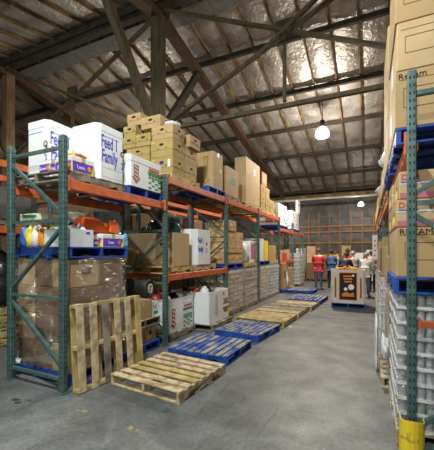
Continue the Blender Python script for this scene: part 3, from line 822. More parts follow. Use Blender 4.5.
feed_carton('white donation carton with blue lettering, beside the striped-arrow carton', -3.82, -3.29, 3.165, 3.70, 2.65, 3.40)
diaper_box('small purple and yellow box at the front corner of the top shelf', -3.62, -3.32, 2.78, 3.13, 2.65, 2.86)
c = diaper_box('purple and yellow box behind the post on the top shelf', -3.84, -3.64, 2.72, 2.80, 2.65, 2.83)
c = carton('flat yellow and red packet on the small purple and yellow box', -3.56, -3.36, 2.84, 3.06, 2.86, 2.915, 'ink_yellow'); decal(c, 'X+', 0, .025, .18, .02, 'ink_red', 'printed_band'); decal(c, 'Y-', 0, .025, .16, .02, 'ink_red', 'printed_band')

blue_pallet('blue pallet under the white carton with the striped arrow', -3.78, 4.16, 2.52, 1.06, 0.86)
def wreath_carton(label, x0, x1, y0, y1, z0, z1, mark='red', rz=0, opened=False):
    b = open_carton(label, x0, x1, y0, y1, z0, z1, 'card_white', rz, 0.03, 'donation_carton', 'box', closed=not opened)
    W = y1 - y0; H = z1 - z0
    if mark == 'red':
        striped_arrow(b, 'X+', -W * .32, H * .40, 0.20, H * 0.62)
        for j in range(6):
            for i in range(4):
                if (i + j) % 2 == 0 or j > 3: decal(b, 'X+', W * .10 + i * .085, H * .08 + j * .042, .07, .032, 'ink_green', 'printed_mark')
        decal(b, 'X+', W * .24, H * .60, W * .4, .05, 'ink_green', 'printed_band'); decal(b, 'X+', W * .24, H * .71, W * .34, .04, 'ink_red', 'printed_band')
        frame_decal(b, 'X+', W * .24, H * .86, W * .36, H * .14, .006, 'ink_pink')
        striped_arrow(b, 'Y-', 0, H * .40, 0.2, H * .62)
    else:
        ar = arrow_down(b, 'X+', -W * .12, H * .52, .22, H * .7, 'ink_pink')
        arrow_down(b, 'X+', -W * .12, H * .525, .19, H * .65, 'card_white', 'printed_arrow', 0.003)
        arrow_down(b, 'X+', -W * .12, H * .525, .15, H * .58, 'ink_pink', 'printed_arrow', 0.004); arrow_down(b, 'X+', -W * .12, H * .525, .13, H * .53, 'card_grey', 'printed_arrow', 0.005)
        oval(b, 'X+', W * .34, H * .42, .30, .30, 'ink_green', 'printed_wreath'); l, r = on_face('X+', b['_dims'], W * .34, H * .42, .004)
        bm = bmesh.new(); add_cyl(bm, (0, 0, 0), .09, .002, 16); link('printed_wreath', finish(bm, 'disc', 'ink_red'), b, l, r)
        decal(b, 'X+', W * .34, H * .44, .34, .05, 'paper', 'printed_band', .006); decal(b, 'X+', W * .34, H * .66, .26, .035, 'ink_red', 'printed_band')
        l, r = on_face('X+', b['_dims'], W * .22, H * .86, .003); bm = bmesh.new(); add_cyl(bm, (0, 0, 0), .04, .002, 16); link('round_stamp', finish(bm, 'disc', 'ink_pink'), b, l, r)
    return b
wreath_carton('white carton with red striped arrow on a blue pallet on the top shelf', -3.9, -3.24, 3.745, 4.55, 2.66, 3.13)

# stack at the far end of the first bay: blue pallet, printed boxes, loose pallet, brown box
blue_pallet('blue pallet on the floor behind the leaning pallet', -3.80, 4.17, 0.0, 1.02, 0.80)
for i, (ya, yb, lb, mm) in enumerate(((3.80, 4.14, 'brown box with yellow print on the floor stack behind the leaning pallet', 'card_dark'), (4.17, 4.56, 'tan box with torn hole on the floor stack beside the second post', 'card_yellow'))):
    c = carton(lb, -4.2, -3.36, ya, yb, 0.14, 0.42, mm)
    decal(c, 'X+', -0.02, .13, .2, .14, 'ink_yellow' if i == 0 else 'card', 'printed_band'); oval(c, 'X+', .03, .14, .08, .09, 'ink_blue' if i == 0 else 'hole', 'printed_mark' if i == 0 else 'torn_hole')
pallet('old brown pallet lying on boxes behind the leaning pallet', -3.80, 4.17, 0.42, 1.04, 0.80, 0, 'wood_grey', n=5, along='Y', wear=['wood_grey', 'wood_light'])
c = carton('plain brown box on the old pallet behind the leaning pallet', -3.78, -3.30, 3.92, 4.36, 0.55, 0.86, 'card'); decal(c, 'Y-', 0, .15, .46, .30, 'card_dark', 'side_panel')
# black drum reel with cream hub
reel = thing('cable_reel', 'black reel with a cream hub lying behind the brown box', 'reel', (-3.62, 4.42, 1.02), 0)
reel.rotation_euler = (0, R(90), R(8))
link('drum', lathe([(0.0, -0.22), (0.16, -0.22), (0.17, -0.2), (0.15, -0.17), (0.15, 0.17), (0.17, 0.20), (0.16, 0.22), (0.085, 0.225), (0.085, 0.21), (0.0, 0.21)], 24, 'rubber'), reel)
link('hub_ring', lathe([(0.05, 0.212), (0.05, 0.228), (0.085, 0.228), (0.085, 0.212)], 20, 'cream'), reel)
link('hub', lathe([(0.0, 0.228), (0.022, 0.228), (0.022, 0.212)], 14, 'cream'), reel)
c = carton('brown carton under the black reel', -4.4, -3.92, 4.2, 4.60, 0.55, 0.848, 'card_dark')

# pallet standing on edge against the rack
lp = pallet('weathered pallet standing on its edge against the first rack bay', -2.99, 3.13, 0.0, 1.02, 1.02, 0, 'wood_light', 'wood_yellow', 6, 'X', 0.13,
            rot=(0, 0, 0), wear=['wood_yellow', 'wood_grey', 'wood_light', 'wood_light'])
lp.matrix_world = Matrix.Translation((-3.05, 3.14, 0.515)) @ Matrix.Rotation(R(-6), 4, 'Z') @ Matrix.Rotation(R(-4), 4, 'Y') @ Matrix.Rotation(R(90), 4, 'Y') @ Matrix.Translation((0, 0, -0.065))

# ================================================================ left rack, second bay
# ground: white cartons and boxes
pallet('wooden pallet under the open white carton with the striped arrow', -3.80, 5.36, 0, 1.02, 0.98, 0, 'wood_grey', n=6, wear=['wood_light', 'wood_grey'])
wreath_carton('open white carton with red striped arrow on the ground pallet beside the second post', -4.2, -3.33, 4.90, 5.83, 0.13, 0.76, 'red', 0, True)
k = open_carton('low open white carton on the old pallet left of the second post', -3.9, -3.32, 4.385, 4.57, 0.552, 0.80, 'card_white', 0, 0, 'donation_carton', 'box'); write(k, 'X+', 0, .16, 'NS', .09, 'ink_pink'); decal(k, 'X+', 0.02, .06, .12, .05, 'ink_green', 'printed_mark')
pallet('wooden pallet under the white carton with the pink arrow', -3.46, 6.40, 0, 1.1, 1.04, 0, 'wood_grey', n=6, wear=['wood_light', 'wood_grey'])
wreath_carton('open white carton with pink outlined arrow on the ground pallet in the second bay', -3.95, -3.0, 5.90, 6.90, 0.13, 0.80, 'pink', R(-1), True)
decal(k, 'Y-', 0, .12, .3, .1, 'paper', 'label_patch')
c = carton('small bright yellow box at the corner by the third post', -3.16, -3.02, 6.99, 7.12, 0.0, 0.28, 'ink_yellow'); decal(c, 'X+', 0, .15, .08, .1, 'ink_black', 'printed_mark')
# what fills those cartons
rnd = random.Random(5)
gm = ['bag_black', 'toy_red', 'bag_white', 'card', 'toy_cream', 'bag_black', 'toy_orange', 'bag_green']
gw = ['black', 'red', 'white', 'tan', 'cream', 'black', 'orange', 'dark green']
for n_, (cx_, cy_, z_, lbw) in enumerate(((-3.76, 5.365, 0.50, 'striped-arrow'), (-3.47, 6.40, 0.54, 'pink-arrow'))):
    for i in range(8):
        x_ = cx_ + (i % 3 - 1) * 0.24; y_ = cy_ + (i // 3 - 1) * 0.27
        bag('%s grocery bundle at the %s of the open %s carton' % (gw[i], ('back left', 'mid left', 'front left', 'back centre', 'middle', 'front centre', 'back right', 'mid right')[i], lbw), x_, y_, z_, .215, .225, .30 + rnd.uniform(0, .1), gm[i], 90 + i + 9 * n_, name='grocery_bundle', cat='groceries', knot=(i % 2 == 0))
c = carton('tilted brown box leaning behind the striped-arrow carton', -4.14, -3.86, 5.18, 5.58, 0.86, 1.06, 'card', 0.3)
# middle level: brown bulk box with bags, white carton
pallet('yellow pallet under the big brown bulk box on the middle shelf', -3.84, 5.28, 1.25, 1.08, 1.0, 0, 'wood_yellow', n=6)
c = open_carton('big plain brown bulk box on the middle shelf, bags piled on top', -4.42, -3.30, 5.02, 5.60, 1.38, 2.02, 'card_light', R(-1), 0, 'bulk_bin', 'bin')
oval(c, 'Y-', .3, .42, .1, .05)
bag('dark green rubbish bag at the right on the brown bulk box', -3.57, 5.33, 1.88, .42, .42, .46, 'bag_green', 21, name='rubbish_bag')
bag('black rubbish bag in the middle of the brown bulk box', -3.98, 5.32, 1.88, .34, .42, .46, 'bag_black', 22, name='rubbish_bag')
bag('dark green rubbish bag at the left on the brown bulk box', -4.26, 5.34, 1.82, .19, .38, .4, 'bag_green', 23, name='rubbish_bag')
bag('yellow-green cloth draped over the left end of the middle shelf', -4.25, 4.88, 1.385, .3, .2, .42, 'card_yellow', 24, name='cloth_bundle', cat='cloth', knot=False)
pallet('wooden pallet under the tall white feed carton on the middle shelf', -3.84, 6.34, 1.25, 1.08, 1.0, 0, 'wood_light', n=6)
b = open_carton('tall white donation carton with blue lettering on the middle shelf', -3.95, -3.28, 5.82, 6.62, 1.38, 2.14, 'card_white', 0, 0.12, 'donation_carton', 'box', closed=False)
write(b, 'X+', -.18, .52, 'Feed 1', .17, 'ink_blue', .55); write(b, 'X+', -.18, .33, 'Family', .17, 'ink_blue', .55); write(b, 'X+', .1, .3, '2', .14, 'ink_blue', .9); oval(b, 'X+', .1, .45, .07, .07, 'ink_blue', 'round_stamp')
carton('red-brown box at the back of the white carton on the middle shelf', -4.36, -4.02, 6.0, 6.55, 1.38, 2.3, 'ink_red')
# top level: banana boxes
pallet('yellow pallet under the banana boxes on the top shelf', -3.86, 5.50, 3.0, 1.12, 1.08, 0, 'wood_yellow', n=7)
def produce_box(label, x0, x1, y0, y1, z0, z1, m='card_yellow', rz=0):
    b = carton(label, x0, x1, y0, y1, z0, z1, m, rz, name='produce_box', tape=False)
    W, D, H = x1 - x0, y1 - y0, z1 - z0
    # lid skirt, hand holes, printing
    link('lid', box_mesh(W + .012, D + .012, H * .62, m, .004), b, (0, 0, H * .385))
    b['_dims'] = (W + .014, D + .014, H)
    for f in ('Y-', 'X+', 'X-'):
        oval(b, f, 0, H * .70, .10, .045); decal(b, f, -.08, H * .46, .05, .012, 'ink_brown', 'printed_mark'); decal(b, f, .1, H * .5, .03, .03, 'ink_brown', 'printed_mark')
    decal(b, 'Y-', -W * .38, H * .86, .03, .02, 'ink_yellow', 'label_patch')
    return b
PB = [  # x0 x1 y0 y1 z0 z1 mat label
 (-3.82, -3.32, 5.02, 5.46, 3.13, 3.46, 'card_yellow', 'large olive box with white label at the front bottom of the banana box stack'),
 (-4.42, -3.86, 5.02, 5.46, 3.13, 3.46, 'card_yellow', 'olive box at the bottom left of the banana box stack'),
 (-3.82, -3.32, 5.02, 5.46, 3.465, 3.80, 'card_yellow', 'large plain olive box in the second layer of the banana stack'),
 (-4.42, -3.86, 5.02, 5.46, 3.465, 3.72, 'card_yellow', 'olive box half hidden in the second layer at left'),
 (-3.80, -3.32, 5.02, 5.44, 3.805, 4.06, 'card', 'tan fruit box at the front right of the third layer'),
 (-4.17, -3.82, 5.0, 5.42, 3.725, 3.97, 'card_yellow', 'olive fruit box in the middle of the third layer'),
 (-4.50, -4.19, 5.0, 5.42, 3.725, 3.955, 'card_yellow', 'olive fruit box with white label at the left of the third layer'),
 (-4.50, -4.20, 5.02, 5.44, 3.96, 4.19, 'card_yellow', 'olive fruit box on top at the far left of the stack'),
 (-4.08, -3.62, 5.04, 5.46, 4.065, 4.30, 'card', 'fruit box crowning the stack beside the white sheet'),
 (-4.44, -4.11, 5.06, 5.46, 4.195, 4.44, 'card', 'topmost fruit box at the left with a raised flap'),
 (-3.82, -3.32, 5.49, 5.93, 3.13, 3.46, 'card', 'tan box at the bottom of the second column of the banana stack'),
 (-3.82, -3.32, 5.49, 5.93, 3.465, 3.78, 'card', 'tan box in the middle of the second column of the banana stack'),
 (-3.72, -3.26, 5.56, 5.98, 3.785, 4.03, 'card', 'tan box on top of the second column of the banana stack'),
 (-4.42, -3.86, 5.49, 5.93, 3.13, 3.60, 'card', 'tan box at the back of the banana stack')]
for a in PB: b = produce_box(a[7], *a[:6], a[6])
b = bpy.data.objects.get('produce_box'); decal(b, 'Y-', .17, .2, .05, .14, 'paper', 'label_patch'); decal(b, 'Y-', 0, .2, .09, .03, 'ink_blue', 'printed_mark')
bag('crumpled white plastic sheet on the banana boxes beside the top box', -3.46, 5.22, 4.06, .30, .34, .14, 'bag_white', 31, name='plastic_sheet', cat='sheet', knot=False)
bm = bmesh.new(); vs = [bm.verts.new(v) for v in ((-.12, 0, 0), (.05, 0, 0), (-.02, 0.0, .13))]; bm.faces.new(vs); bmesh.ops.solidify(bm, geom=bm.faces[:], thickness=.006)
link('raised_flap', finish(bm, 'flap', 'card'), [o for o in COL.objects if o.get('label', '').startswith('topmost fruit box')][0], (-.06, 0.1, .25))

# ================================================================ third and fourth bays, top level
blue_pallet('blue pallet under the brown box with the printed arrow on the top shelf', -3.70, 6.78, 3.0, 0.95, 0.95)
c = carton('brown box with large printed down arrow on a blue pallet on the top shelf', -3.76, -3.30, 6.72, 7.24, 3.14, 4.04, 'card')
arrow_down(c, 'Y-', 0.02, .46, .22, .66, 'ink_brown'); arrow_down(c, 'Y-', 0.02, .462, .19, .61, 'card_yellow', 'printed_arrow', .003); decal(c, 'X+', .12, .5, .08, .1, 'ink_yellow', 'label_patch')
carton('dark box behind the printed-arrow box on the top shelf', -4.36, -3.80, 6.5, 7.2, 3.14, 3.8, 'card_dark')
pallet('dark pallet under the brown box with small print on the top shelf', -3.78, 7.92, 3.0, 1.0, .95, 0, 'wood_dark', n=6)
c = carton('brown box with small green print next to the printed-arrow box', -3.95, -3.30, 7.48, 8.28, 3.13, 3.88, 'card')
for i in range(4): decal(c, 'X+', .05, .48 - i * .05, .36, .03, 'ink_green', 'printed_line')
decal(c, 'Y-', 0, .5, .2, .1, 'ink_brown', 'printed_mark')
pallet('yellow pallet under the tallest plain box on the top shelf', -3.72, 9.42, 3.0, 1.0, 1.4, 0, 'wood_yellow', n=8)
c = carton('tallest plain tan box on the top shelf with a white paper label', -3.66, -3.30, 8.90, 10.22, 3.13, 4.50, 'card_light'); decal(c, 'X+', .12, 1.05, .16, .2, 'paper', 'label_patch'); decal(c, 'X+', -.3, .5, .02, .8, 'card', 'crease')
carton('dark grey box behind the tallest box on the top shelf', -4.2, -3.70, 8.95, 9.9, 3.13, 3.75, 'card_dark')
pallet('wooden pallet under the produce boxes in the fourth bay top', -3.78, 11.2, 3.0, 1.02, 1.7, 0, 'wood_yellow', n=9)
TB = [(-3.8, -3.3, 10.35, 10.85, 3.13, 3.62), (-3.8, -3.3, 10.9, 11.4, 3.13, 3.62), (-3.8, -3.3, 11.45, 11.95, 3.13, 3.58), (-3.8, -3.3, 10.35, 10.85, 3.625, 3.95), (-3.8, -3.32, 10.95, 11.42, 3.625, 3.95)]
for i, a in enumerate(TB): produce_box(('yellowish produce box at the near bottom of the fourth bay stack', 'yellowish produce box in the middle bottom of the fourth bay stack', 'yellowish produce box at the far bottom of the fourth bay stack', 'yellowish produce box on the near column of the fourth bay stack', 'yellowish produce box on the middle column of the fourth bay stack')[i], *a, 'card_yellow')
c = carton('brown crate with pale framed front on top of the fourth bay stack', -3.85, -3.3, 10.45, 11.05, 3.955, 4.42, 'card_dark'); frame_decal(c, 'X+', 0, .22, .44, .34, .06, 'ink_orange'); decal(c, 'X+', 0, .22, .34, .26, 'card_light', 'label_patch')
# bay 5 and 6 top: wrapped white goods on blue pallets
blue_pallet('blue pallet on the top shelf of the fifth bay', -3.76, 13.4, 2.62, 1.0, 1.5)
blue_pallet('blue pallet on the top shelf of the sixth bay', -3.76, 16.0, 2.62, 1.0, 1.5)
for k, (yy, lb) in enumerate(((13.4, 'fifth'), (16.0, 'sixth'))):
    for i in range(2):
        for j in range(2):
            c = carton('white box with coloured print, %s %s on the %s bay top pallet' % (('near', 'far')[i], ('lower', 'upper')[j], lb), -4.1, -3.3, yy - .72 + i * .73, yy - .02 + i * .73, 2.76 + j * .45, 3.2 + j * .45, 'card_white')
            decal(c, 'X+', -.1, .25, .16, .12, ('ink_red', 'ink_blue', 'ink_green', 'ink_pink')[i + 2 * j], 'printed_mark'); decal(c, 'X+', .16, .15, .2, .06, 'ink_green', 'printed_mark'); decal(c, 'Y-', 0, .2, .3, .2, 'ink_pink', 'printed_mark')
c = carton('upright white board box at the end of the left top shelf', -3.4, -3.3, 16.5, 17.1, 3.66, 4.3, 'card_white'); decal(c, 'X+', 0, .45, .3, .1, 'ink_red', 'printed_mark')

# ================================================================ third to sixth bays, lower levels
for i, (ya, yb, cm, lb) in enumerate(((7.38, 8.52, 'can_label', 'nearest on the left, beside the third post'), (8.60, 9.78, 'can_red', 'second on the left'), (9.97, 11.15, 'can_label', 'third on the left'), (11.22, 12.40, 'can_white', 'fourth on the left'))):
    pallet('wooden pallet under the can load %s' % lb, -3.72, (ya + yb) / 2, 0, 1.04, yb - ya, 0, 'wood_grey', n=6)
    can_load('stretch-wrapped pallet load of canned goods, %s' % lb, -4.22, -3.22, ya, yb, 0.13, 1.18, 9, 3, 3, 4, 4, cm, 'tray_card' if cm != 'can_white' else 'tray_white', 'film_milky' if i > 1 else 'film')
blue_pallet('blue pallet lying on the nearest left can load', -3.74, 7.96, 1.20, 1.0, 1.1)
pallet('wooden pallet lying on the second left can load', -3.74, 9.18, 1.20, 1.0, 1.1, 0, 'wood_yellow', n=6)
rnd = random.Random(9)
n_ = 0
for k in range(4):
    for j in range(2):
        if k == 3 and j == 1: continue
        y0 = 7.44 + j * .56 + (0.06 if k > 1 else 0)
        c = carton('tan box with yellow and red print, %s layer, %s column over the nearest cans' % (('bottom', 'second', 'third', 'top')[k], ('near', 'far')[j]), -3.85, -3.28 + .02 * (k % 2), y0, y0 + .54, 1.345 + k * .285, 1.345 + k * .285 + .28, 'card_light')
        decal(c, 'X+', -.1, .17, .14, .06, 'ink_yellow', 'printed_band'); decal(c, 'X+', .12, .12, .14, .035, 'ink_red', 'printed_band'); decal(c, 'Y-', 0, .17, .16, .06, 'ink_yellow', 'printed_band'); decal(c, 'Y-', .1, .11, .12, .035, 'ink_red', 'printed_band')
bag('white plastic-wrapped bundle on the wooden pallet over the second can load', -3.55, 8.98, 1.33, .55, .55, .78, 'bag_white', 51, name='wrapped_bundle', cat='bundle')
c = carton('pale pink box on the wooden pallet over the second can load', -3.8, -3.3, 9.3, 9.72, 1.33, 2.0, 'card_white'); decal(c, 'X+', 0, .34, .34, .5, 'ink_pink', 'printed_band')
blue_pallet('blue pallet on the third left can load', -3.74, 10.6, 1.20, 1.0, 1.1)
carton('pink-white box on the blue pallet over the third can load', -3.85, -3.3, 10.05, 10.65, 1.345, 2.1, 'card_white'); carton('yellow box on the blue pallet over the third can load', -3.85, -3.28, 10.7, 11.15, 1.345, 2.05, 'ink_yellow')
pallet('wooden pallet on the fourth left can load', -3.74, 11.8, 1.20, 1.0, 1.1, 0, 'wood_yellow', n=6)
carton('tan box on the wooden pallet over the fourth can load', -3.85, -3.3, 11.3, 12.3, 1.33, 1.9, 'card')
blue_pallet('blue pallet under the tan boxes on the floor of the fifth bay', -3.55, 13.2, 0, 1.05, 1.1)
c = carton('tall tan box on the floor in the fifth bay', -3.9, -3.1, 12.66, 13.2, .14, 1.2, 'card'); decal(c, 'X+', 0, .6, .3, .3, 'ink_brown', 'printed_mark')
bag('white plastic sack leaning on the tan box in the fifth bay', -3.3, 13.5, .14, .4, .4, .9, 'bag_white', 52, name='plastic_sack')
pallet('wooden pallet under the brown cartons in the fifth bay', -3.6, 14.4, 0, 1.0, 1.0, 0, 'wood_yellow', n=6)
carton('brown carton on the wooden pallet at the end of the fifth bay', -3.9, -3.15, 13.95, 14.8, .13, .95, 'card')
carton('small brown carton on the carton at the end of the fifth bay', -3.8, -3.3, 14.1, 14.6, .95, 1.2, 'card_light')
pallet('wooden pallet under the can load at the end of the left row', -3.5, 15.8, 0, 1.04, 1.1, 0, 'wood_grey', n=6)
can_load('stretch-wrapped silver cans at the far end of the left row', -4.0, -2.98, 15.25, 16.35, .13, 1.6, 8, 3, 3, 4, 4, 'can_white', 'tray_white')
carton('tan box on the middle shelf of the fifth bay, near end', -3.9, -3.3, 12.7, 13.3, 1.3, 1.7, 'card_light'); carton('red-banded box on the middle shelf of the fifth bay', -3.9, -3.3, 13.4, 14.1, 1.3, 1.62, 'ink_red'); carton('tan box on the middle shelf of the fifth bay, far end', -3.9, -3.3, 14.2, 14.8, 1.3, 1.75, 'card_light')

# row behind: boxes and pallets glimpsed at the left edge and through the bays
rb = random.Random(77)
for i in range(4):
    for j in range(2):
        y0 = Y2[i] + .12 + j * 1.28
        mm = ('card_dark', 'wall_sheet', 'card_dark', 'wall_sheet')[rb.randrange(4)]
        wn = '%s half of the %s bay in the row behind' % (('near', 'far')[j], BAYS[i])
        pallet('dark pallet in the %s, lower beam' % wn, -6.33, y0 + .6, 2.1, 1.05, 1.15, 0, 'wood_dark', n=5)
        carton('dark carton on the lower beam, %s' % wn, -6.8, -5.85, y0 + .05, y0 + 1.1, 2.23, 2.75 + rb.uniform(0, .35), mm)
        if not (i == 0): 
            pallet('old pallet on the ground, %s' % wn, -6.33, y0 + .6, 0, 1.05, 1.15, 0, 'wood_yellow', n=5)
            carton('large carton on the ground, %s' % wn, -6.8, -5.85, y0 + .05, y0 + 1.1, .13, 1.2 + rb.uniform(0, .5), ('card_dark', 'card')[rb.randrange(2)])
for k in range(5): pallet('yellow empty pallet stacked %s at the left edge of the picture' % ('at the bottom', 'second from the floor', 'third from the floor', 'fourth from the floor', 'on top')[k], -6.3, 3.45, .134 * k, 1.05, 1.05, rb.uniform(-.03, .03), 'wood_yellow', n=6)
c = bag('black plastic-wrapped bale on the stacked pallets at the left edge', -6.25, 3.5, .67, 1.0, .9, 1.2, 'bag_black', 71, name='wrapped_bale', cat='bale')

# ================================================================ pallets on the aisle floor
pallet('bare light wood pallet lying nearest in the aisle', -2.33, 3.47, 0, 1.06, 1.02, R(-5), 'wood_light', n=7, along='X', h=0.135, wear=['wood_light', 'wood_light', 'wood_yellow'])
blue_pallet('worn blue pallet lying behind the nearest wood pallet', -2.35, 4.70, 0, 1.04, .98, R(-1), n=9, worn=True)
blue_pallet('worn blue pallet lying in front of the pink-arrow carton', -2.21, 6.10, 0, .94, 1.06, R(-7), n=9, worn=True)
for i, (x, y, h_, rz, lb) in enumerate(((-2.2, 7.36, .13, -4, 'bare wood pallet just behind the second blue aisle pallet'), (-2.12, 8.5, .13, -3, 'bare wood pallet fourth from the viewer among aisle pallets'), (-1.98, 9.62, .13, -4, 'bare wood pallet next to the farthest blue aisle pallet'))):
    pallet(lb, x, y, 0, 1.16, 1.02, R(rz), 'wood_yellow' if i == 0 else 'wood_light', n=9, along='X', wear=['wood_yellow', 'wood_light'] if i == 0 else ['wood_grey', 'wood_light'])
blue_pallet('worn blue pallet at the far end of the aisle pallets', -1.85, 11.0, 0, 1.06, 1.3, R(-4), worn=True)
blue_pallet('small blue pallet beside the red-shirted person', -2.45, 13.2, 0, 1.0, 1.0, R(-3), worn=True)
# scraps of paper on the floor
for i, (x, y, s) in enumerate(((-1.55, 6.95, .05), (-2.72, 5.30, .16), (-2.6, 5.38, .09))):
    o = link('paper_scrap', blob_mesh(s * 1.6, s, s * .5, 'paper', i + 5, .5, 2), None, (x, y, 0)); tag(o, ('small white paper scrap on the open aisle floor', 'crumpled white paper by the striped-arrow carton', 'small crumpled paper between the two blue pallets')[i], 'paper scrap')

# ================================================================ bulk bin in the aisle
blue_pallet('blue pallet under the printed bulk bin in the aisle', -0.59, 10.55, 0, .92, .94, R(4), along='X')
gb = open_carton('pale cardboard bulk bin with orange arrows standing in the aisle', -1.06, -0.12, 10.08, 11.02, .14, 1.12, 'card_pale', R(4), .06, 'bulk_bin', 'bin')
frame_decal(gb, 'Y-', 0, .50, .48, .80, .022, 'ink_orange'); decal(gb, 'Y-', 0, .50, .46, .78, 'ink_black', 'printed_panel')
for i in range(3): decal(gb, 'Y-', 0, .80 - i * .08, .26 - .03 * i, .045, 'ink_orange', 'printed_line', .004)
for s in (-1, 1):
    l, r = on_face('Y-', gb['_dims'], s * .075 + .01, .45 + .03 * s, .004); bm = bmesh.new(); add_cyl(bm, (0, 0, 0), .07 + .018 * s, .002, 7); link('printed_mark', finish(bm, 'disc', 'paper'), gb, l, r)
poly_decal(gb, 'Y-', 0, .27, [(-.17, -.07), (.17, -.07), (.15, .06), (.05, .02), (-.05, .07), (-.16, .02)], 'ink_orange', 'printed_mark', .004)
l, r = on_face('Y-', gb['_dims'], .14, .82, .004); link('label_patch', box_mesh(.05, .05, .002, 'paper', base=False), gb, l, r)
for s in (-1, 1):
    arrow_down(gb, 'Y-', s * .345, .46, .10, .62, 'ink_orange', 'printed_arrow'); arrow_down(gb, 'Y-', s * .345, .455, .06, .55, 'ink_brown', 'printed_arrow', .003)
APP = lathe([(0.0, .015), (.02, 0), (.045, .01), (.055, .045), (.045, .08), (.02, .09), (.0, .08)], 12, 'toy_orange')
APP2 = lathe([(0.0, .015), (.02, 0), (.045, .01), (.055, .045), (.045, .08), (.02, .09), (.0, .08)], 12, 'toy_yellow')
bag('heap of produce sacking filling the bulk bin in the aisle', -.59, 10.55, .165, .82, .80, .96, 'card_yellow', 17, name='produce_sack', cat='sack', knot=False)
rnd = random.Random(8)
for i in range(22):
    a = rnd.uniform(0, math.tau); q = .34 * math.sqrt(rnd.random())
    o = link('fruit', APP if i % 3 else APP2, None, (-.59 + q * math.cos(a), 10.55 + q * math.sin(a), 1.06 + .09 * (1 - q / .34)))
    tag(o, 'small orange and yellow fruit heaped in the bulk bin', 'fruit', 'fruit heaped in the aisle bin')
    link('stem', bar_mesh((0, 0, .08), (.004, 0, .105), .006, .006, 'ink_brown'), o)

# ================================================================ right row
def rexam(label, x0, x1, y0, y1, z0, z1, m='card', txt=None, top=False, rz=0):
    c = carton(label, x0, x1, y0, y1, z0, z1, m, rz)
    W, H = x1 - x0, z1 - z0
    frame_decal(c, 'Y-', -W * .22, H * .52, W * .36, H * .34, .004, 'ink_brown')
    decal(c, 'Y-', W * .0, H * .84, W * .9, .003, 'ink_brown', 'printed_line')
    decal(c, 'Y-', W * .04, H * .2, .07, H * .38, 'clear_tape', 'clear_tape')
    if txt: l, r = on_face('Y-', c['_dims'], -W * .5 + .02, H * .90, .002); link('lettering', text_mesh(txt, .07, 'ink_black', 1.1, 'LEFT'), c, l, r)
    return c
def slot(i, j):
    y0 = YRR[i] + .20 + j * 1.22
    return y0, y0 + 1.10
XS = 0.215
y0, y1 = 3.14, 4.24
pallet('wooden pallet under the near right can stack', .76, (y0 + y1) / 2, 0, 1.1, 1.12, 0, 'wood_light', n=6)
can_load('stretch-wrapped stack of white cans nearest on the right', XS, 1.30, y0, y1, .13, 1.29, 9, 3, 3, 5, 5, 'can_white', 'tray_white', 'film')
blue_pallet('blue pallet on the near right can stack', .76, 3.66, 1.295, 1.14, 1.12, 0, n=7, along='X')
rexam('brown carton lettered REXAM on the blue pallet at right', XS, .86, 3.17, 3.75, 1.435, 1.865, 'card', 'REXAM')
rexam('brown carton behind the lettered one on the right blue pallet', XS, .86, 3.77, 4.25, 1.435, 1.865, 'card')
rexam('brown carton right of the lettered one on the blue pallet', .88, 1.32, 3.2, 4.2, 1.435, 1.865, 'card')
def fruit_box(label, x0, x1, y0, y1, z0, z1):
    b = carton(label, x0, x1, y0, y1, z0, z1, 'card_light', 0, tape=False, name='produce_box')
    W, D, H = x1 - x0, y1 - y0, z1 - z0
    decal(b, 'Y-', 0, H * .12, W * .98, H * .2, 'ink_pink', 'printed_band'); decal(b, 'Y-', 0, H * .56, W * .98, H * .06, 'card_white', 'printed_band')
    decal(b, 'X-', 0, H * .5, D * .98, H * .96, 'card_yellow', 'printed_panel'); decal(b, 'X-', -.02, H * .3, D * .5, H * .3, 'ink_yellow', 'printed_band', .003); decal(b, 'X-', 0, H * .08, D * .96, H * .12, 'ink_pink', 'printed_band', .003)
    l, r = on_face('Y-', b['_dims'], -W * .5 + .015, H * .78, .002); link('lettering', text_mesh('Dole', .07, 'ink_red', 1.0, 'LEFT'), b, l, r)
    decal(b, 'Y-', -W * .36, H * .60, W * .24, .012, 'ink_blue', 'printed_line', .003)
    oval(b, 'Y-', W * .14, H * .62, .11, .045); oval(b, 'X-', D * .1, H * .5, .10, .06)
    return b
fruit_box('lower pink-banded fruit box on the lettered brown carton', XS + .0, .84, 3.17, 3.75, 1.867, 2.105)
fruit_box('upper pink-banded fruit box under the right top beam', XS + .02, .84, 3.17, 3.75, 2.107, 2.345)
fruit_box('lower fruit box of the back pair on the right', XS, .84, 3.77, 4.25, 1.867, 2.105)
fruit_box('upper fruit box of the back pair on the right', XS, .84, 3.77, 4.25, 2.107, 2.345)
rexam('brown carton right of the pink-banded fruit boxes', .88, 1.32, 3.2, 4.2, 1.867, 2.34, 'card_dark')
# top level
blue_pallet('blue pallet on the near right top beams', .76, 3.70, 2.575, 1.1, 1.1, 0, n=7, along='X')
for k in range(4):
    z, z2 = (2.72, 3.212, 3.632, 4.052, 4.47)[k:k + 2]
    for jx in range(2):
        xa, xb = ((XS - .01, .84), (.86, 1.36))[jx]
        c = rexam('brown carton on the near right top pallet, %s layer, %s' % (('bottom', 'second', 'third', 'fourth')[k], ('aisle side', 'wall side')[jx]), xa + .012 * (k % 2), xb, 3.16, 4.18, z, z2 - .005, ('card', 'card_light', 'card', 'card_light')[k], 'Rexam' if jx == 0 and k == 0 else None)
        if jx == 0 and k == 1: write(c, 'Y-', .02, .045, 'W', .07, 'ink_black', 1.1)
        if jx == 0 and k in (0, 1): decal(c, 'X-', -.05, .2, .16, .2, 'paper', 'label_patch')
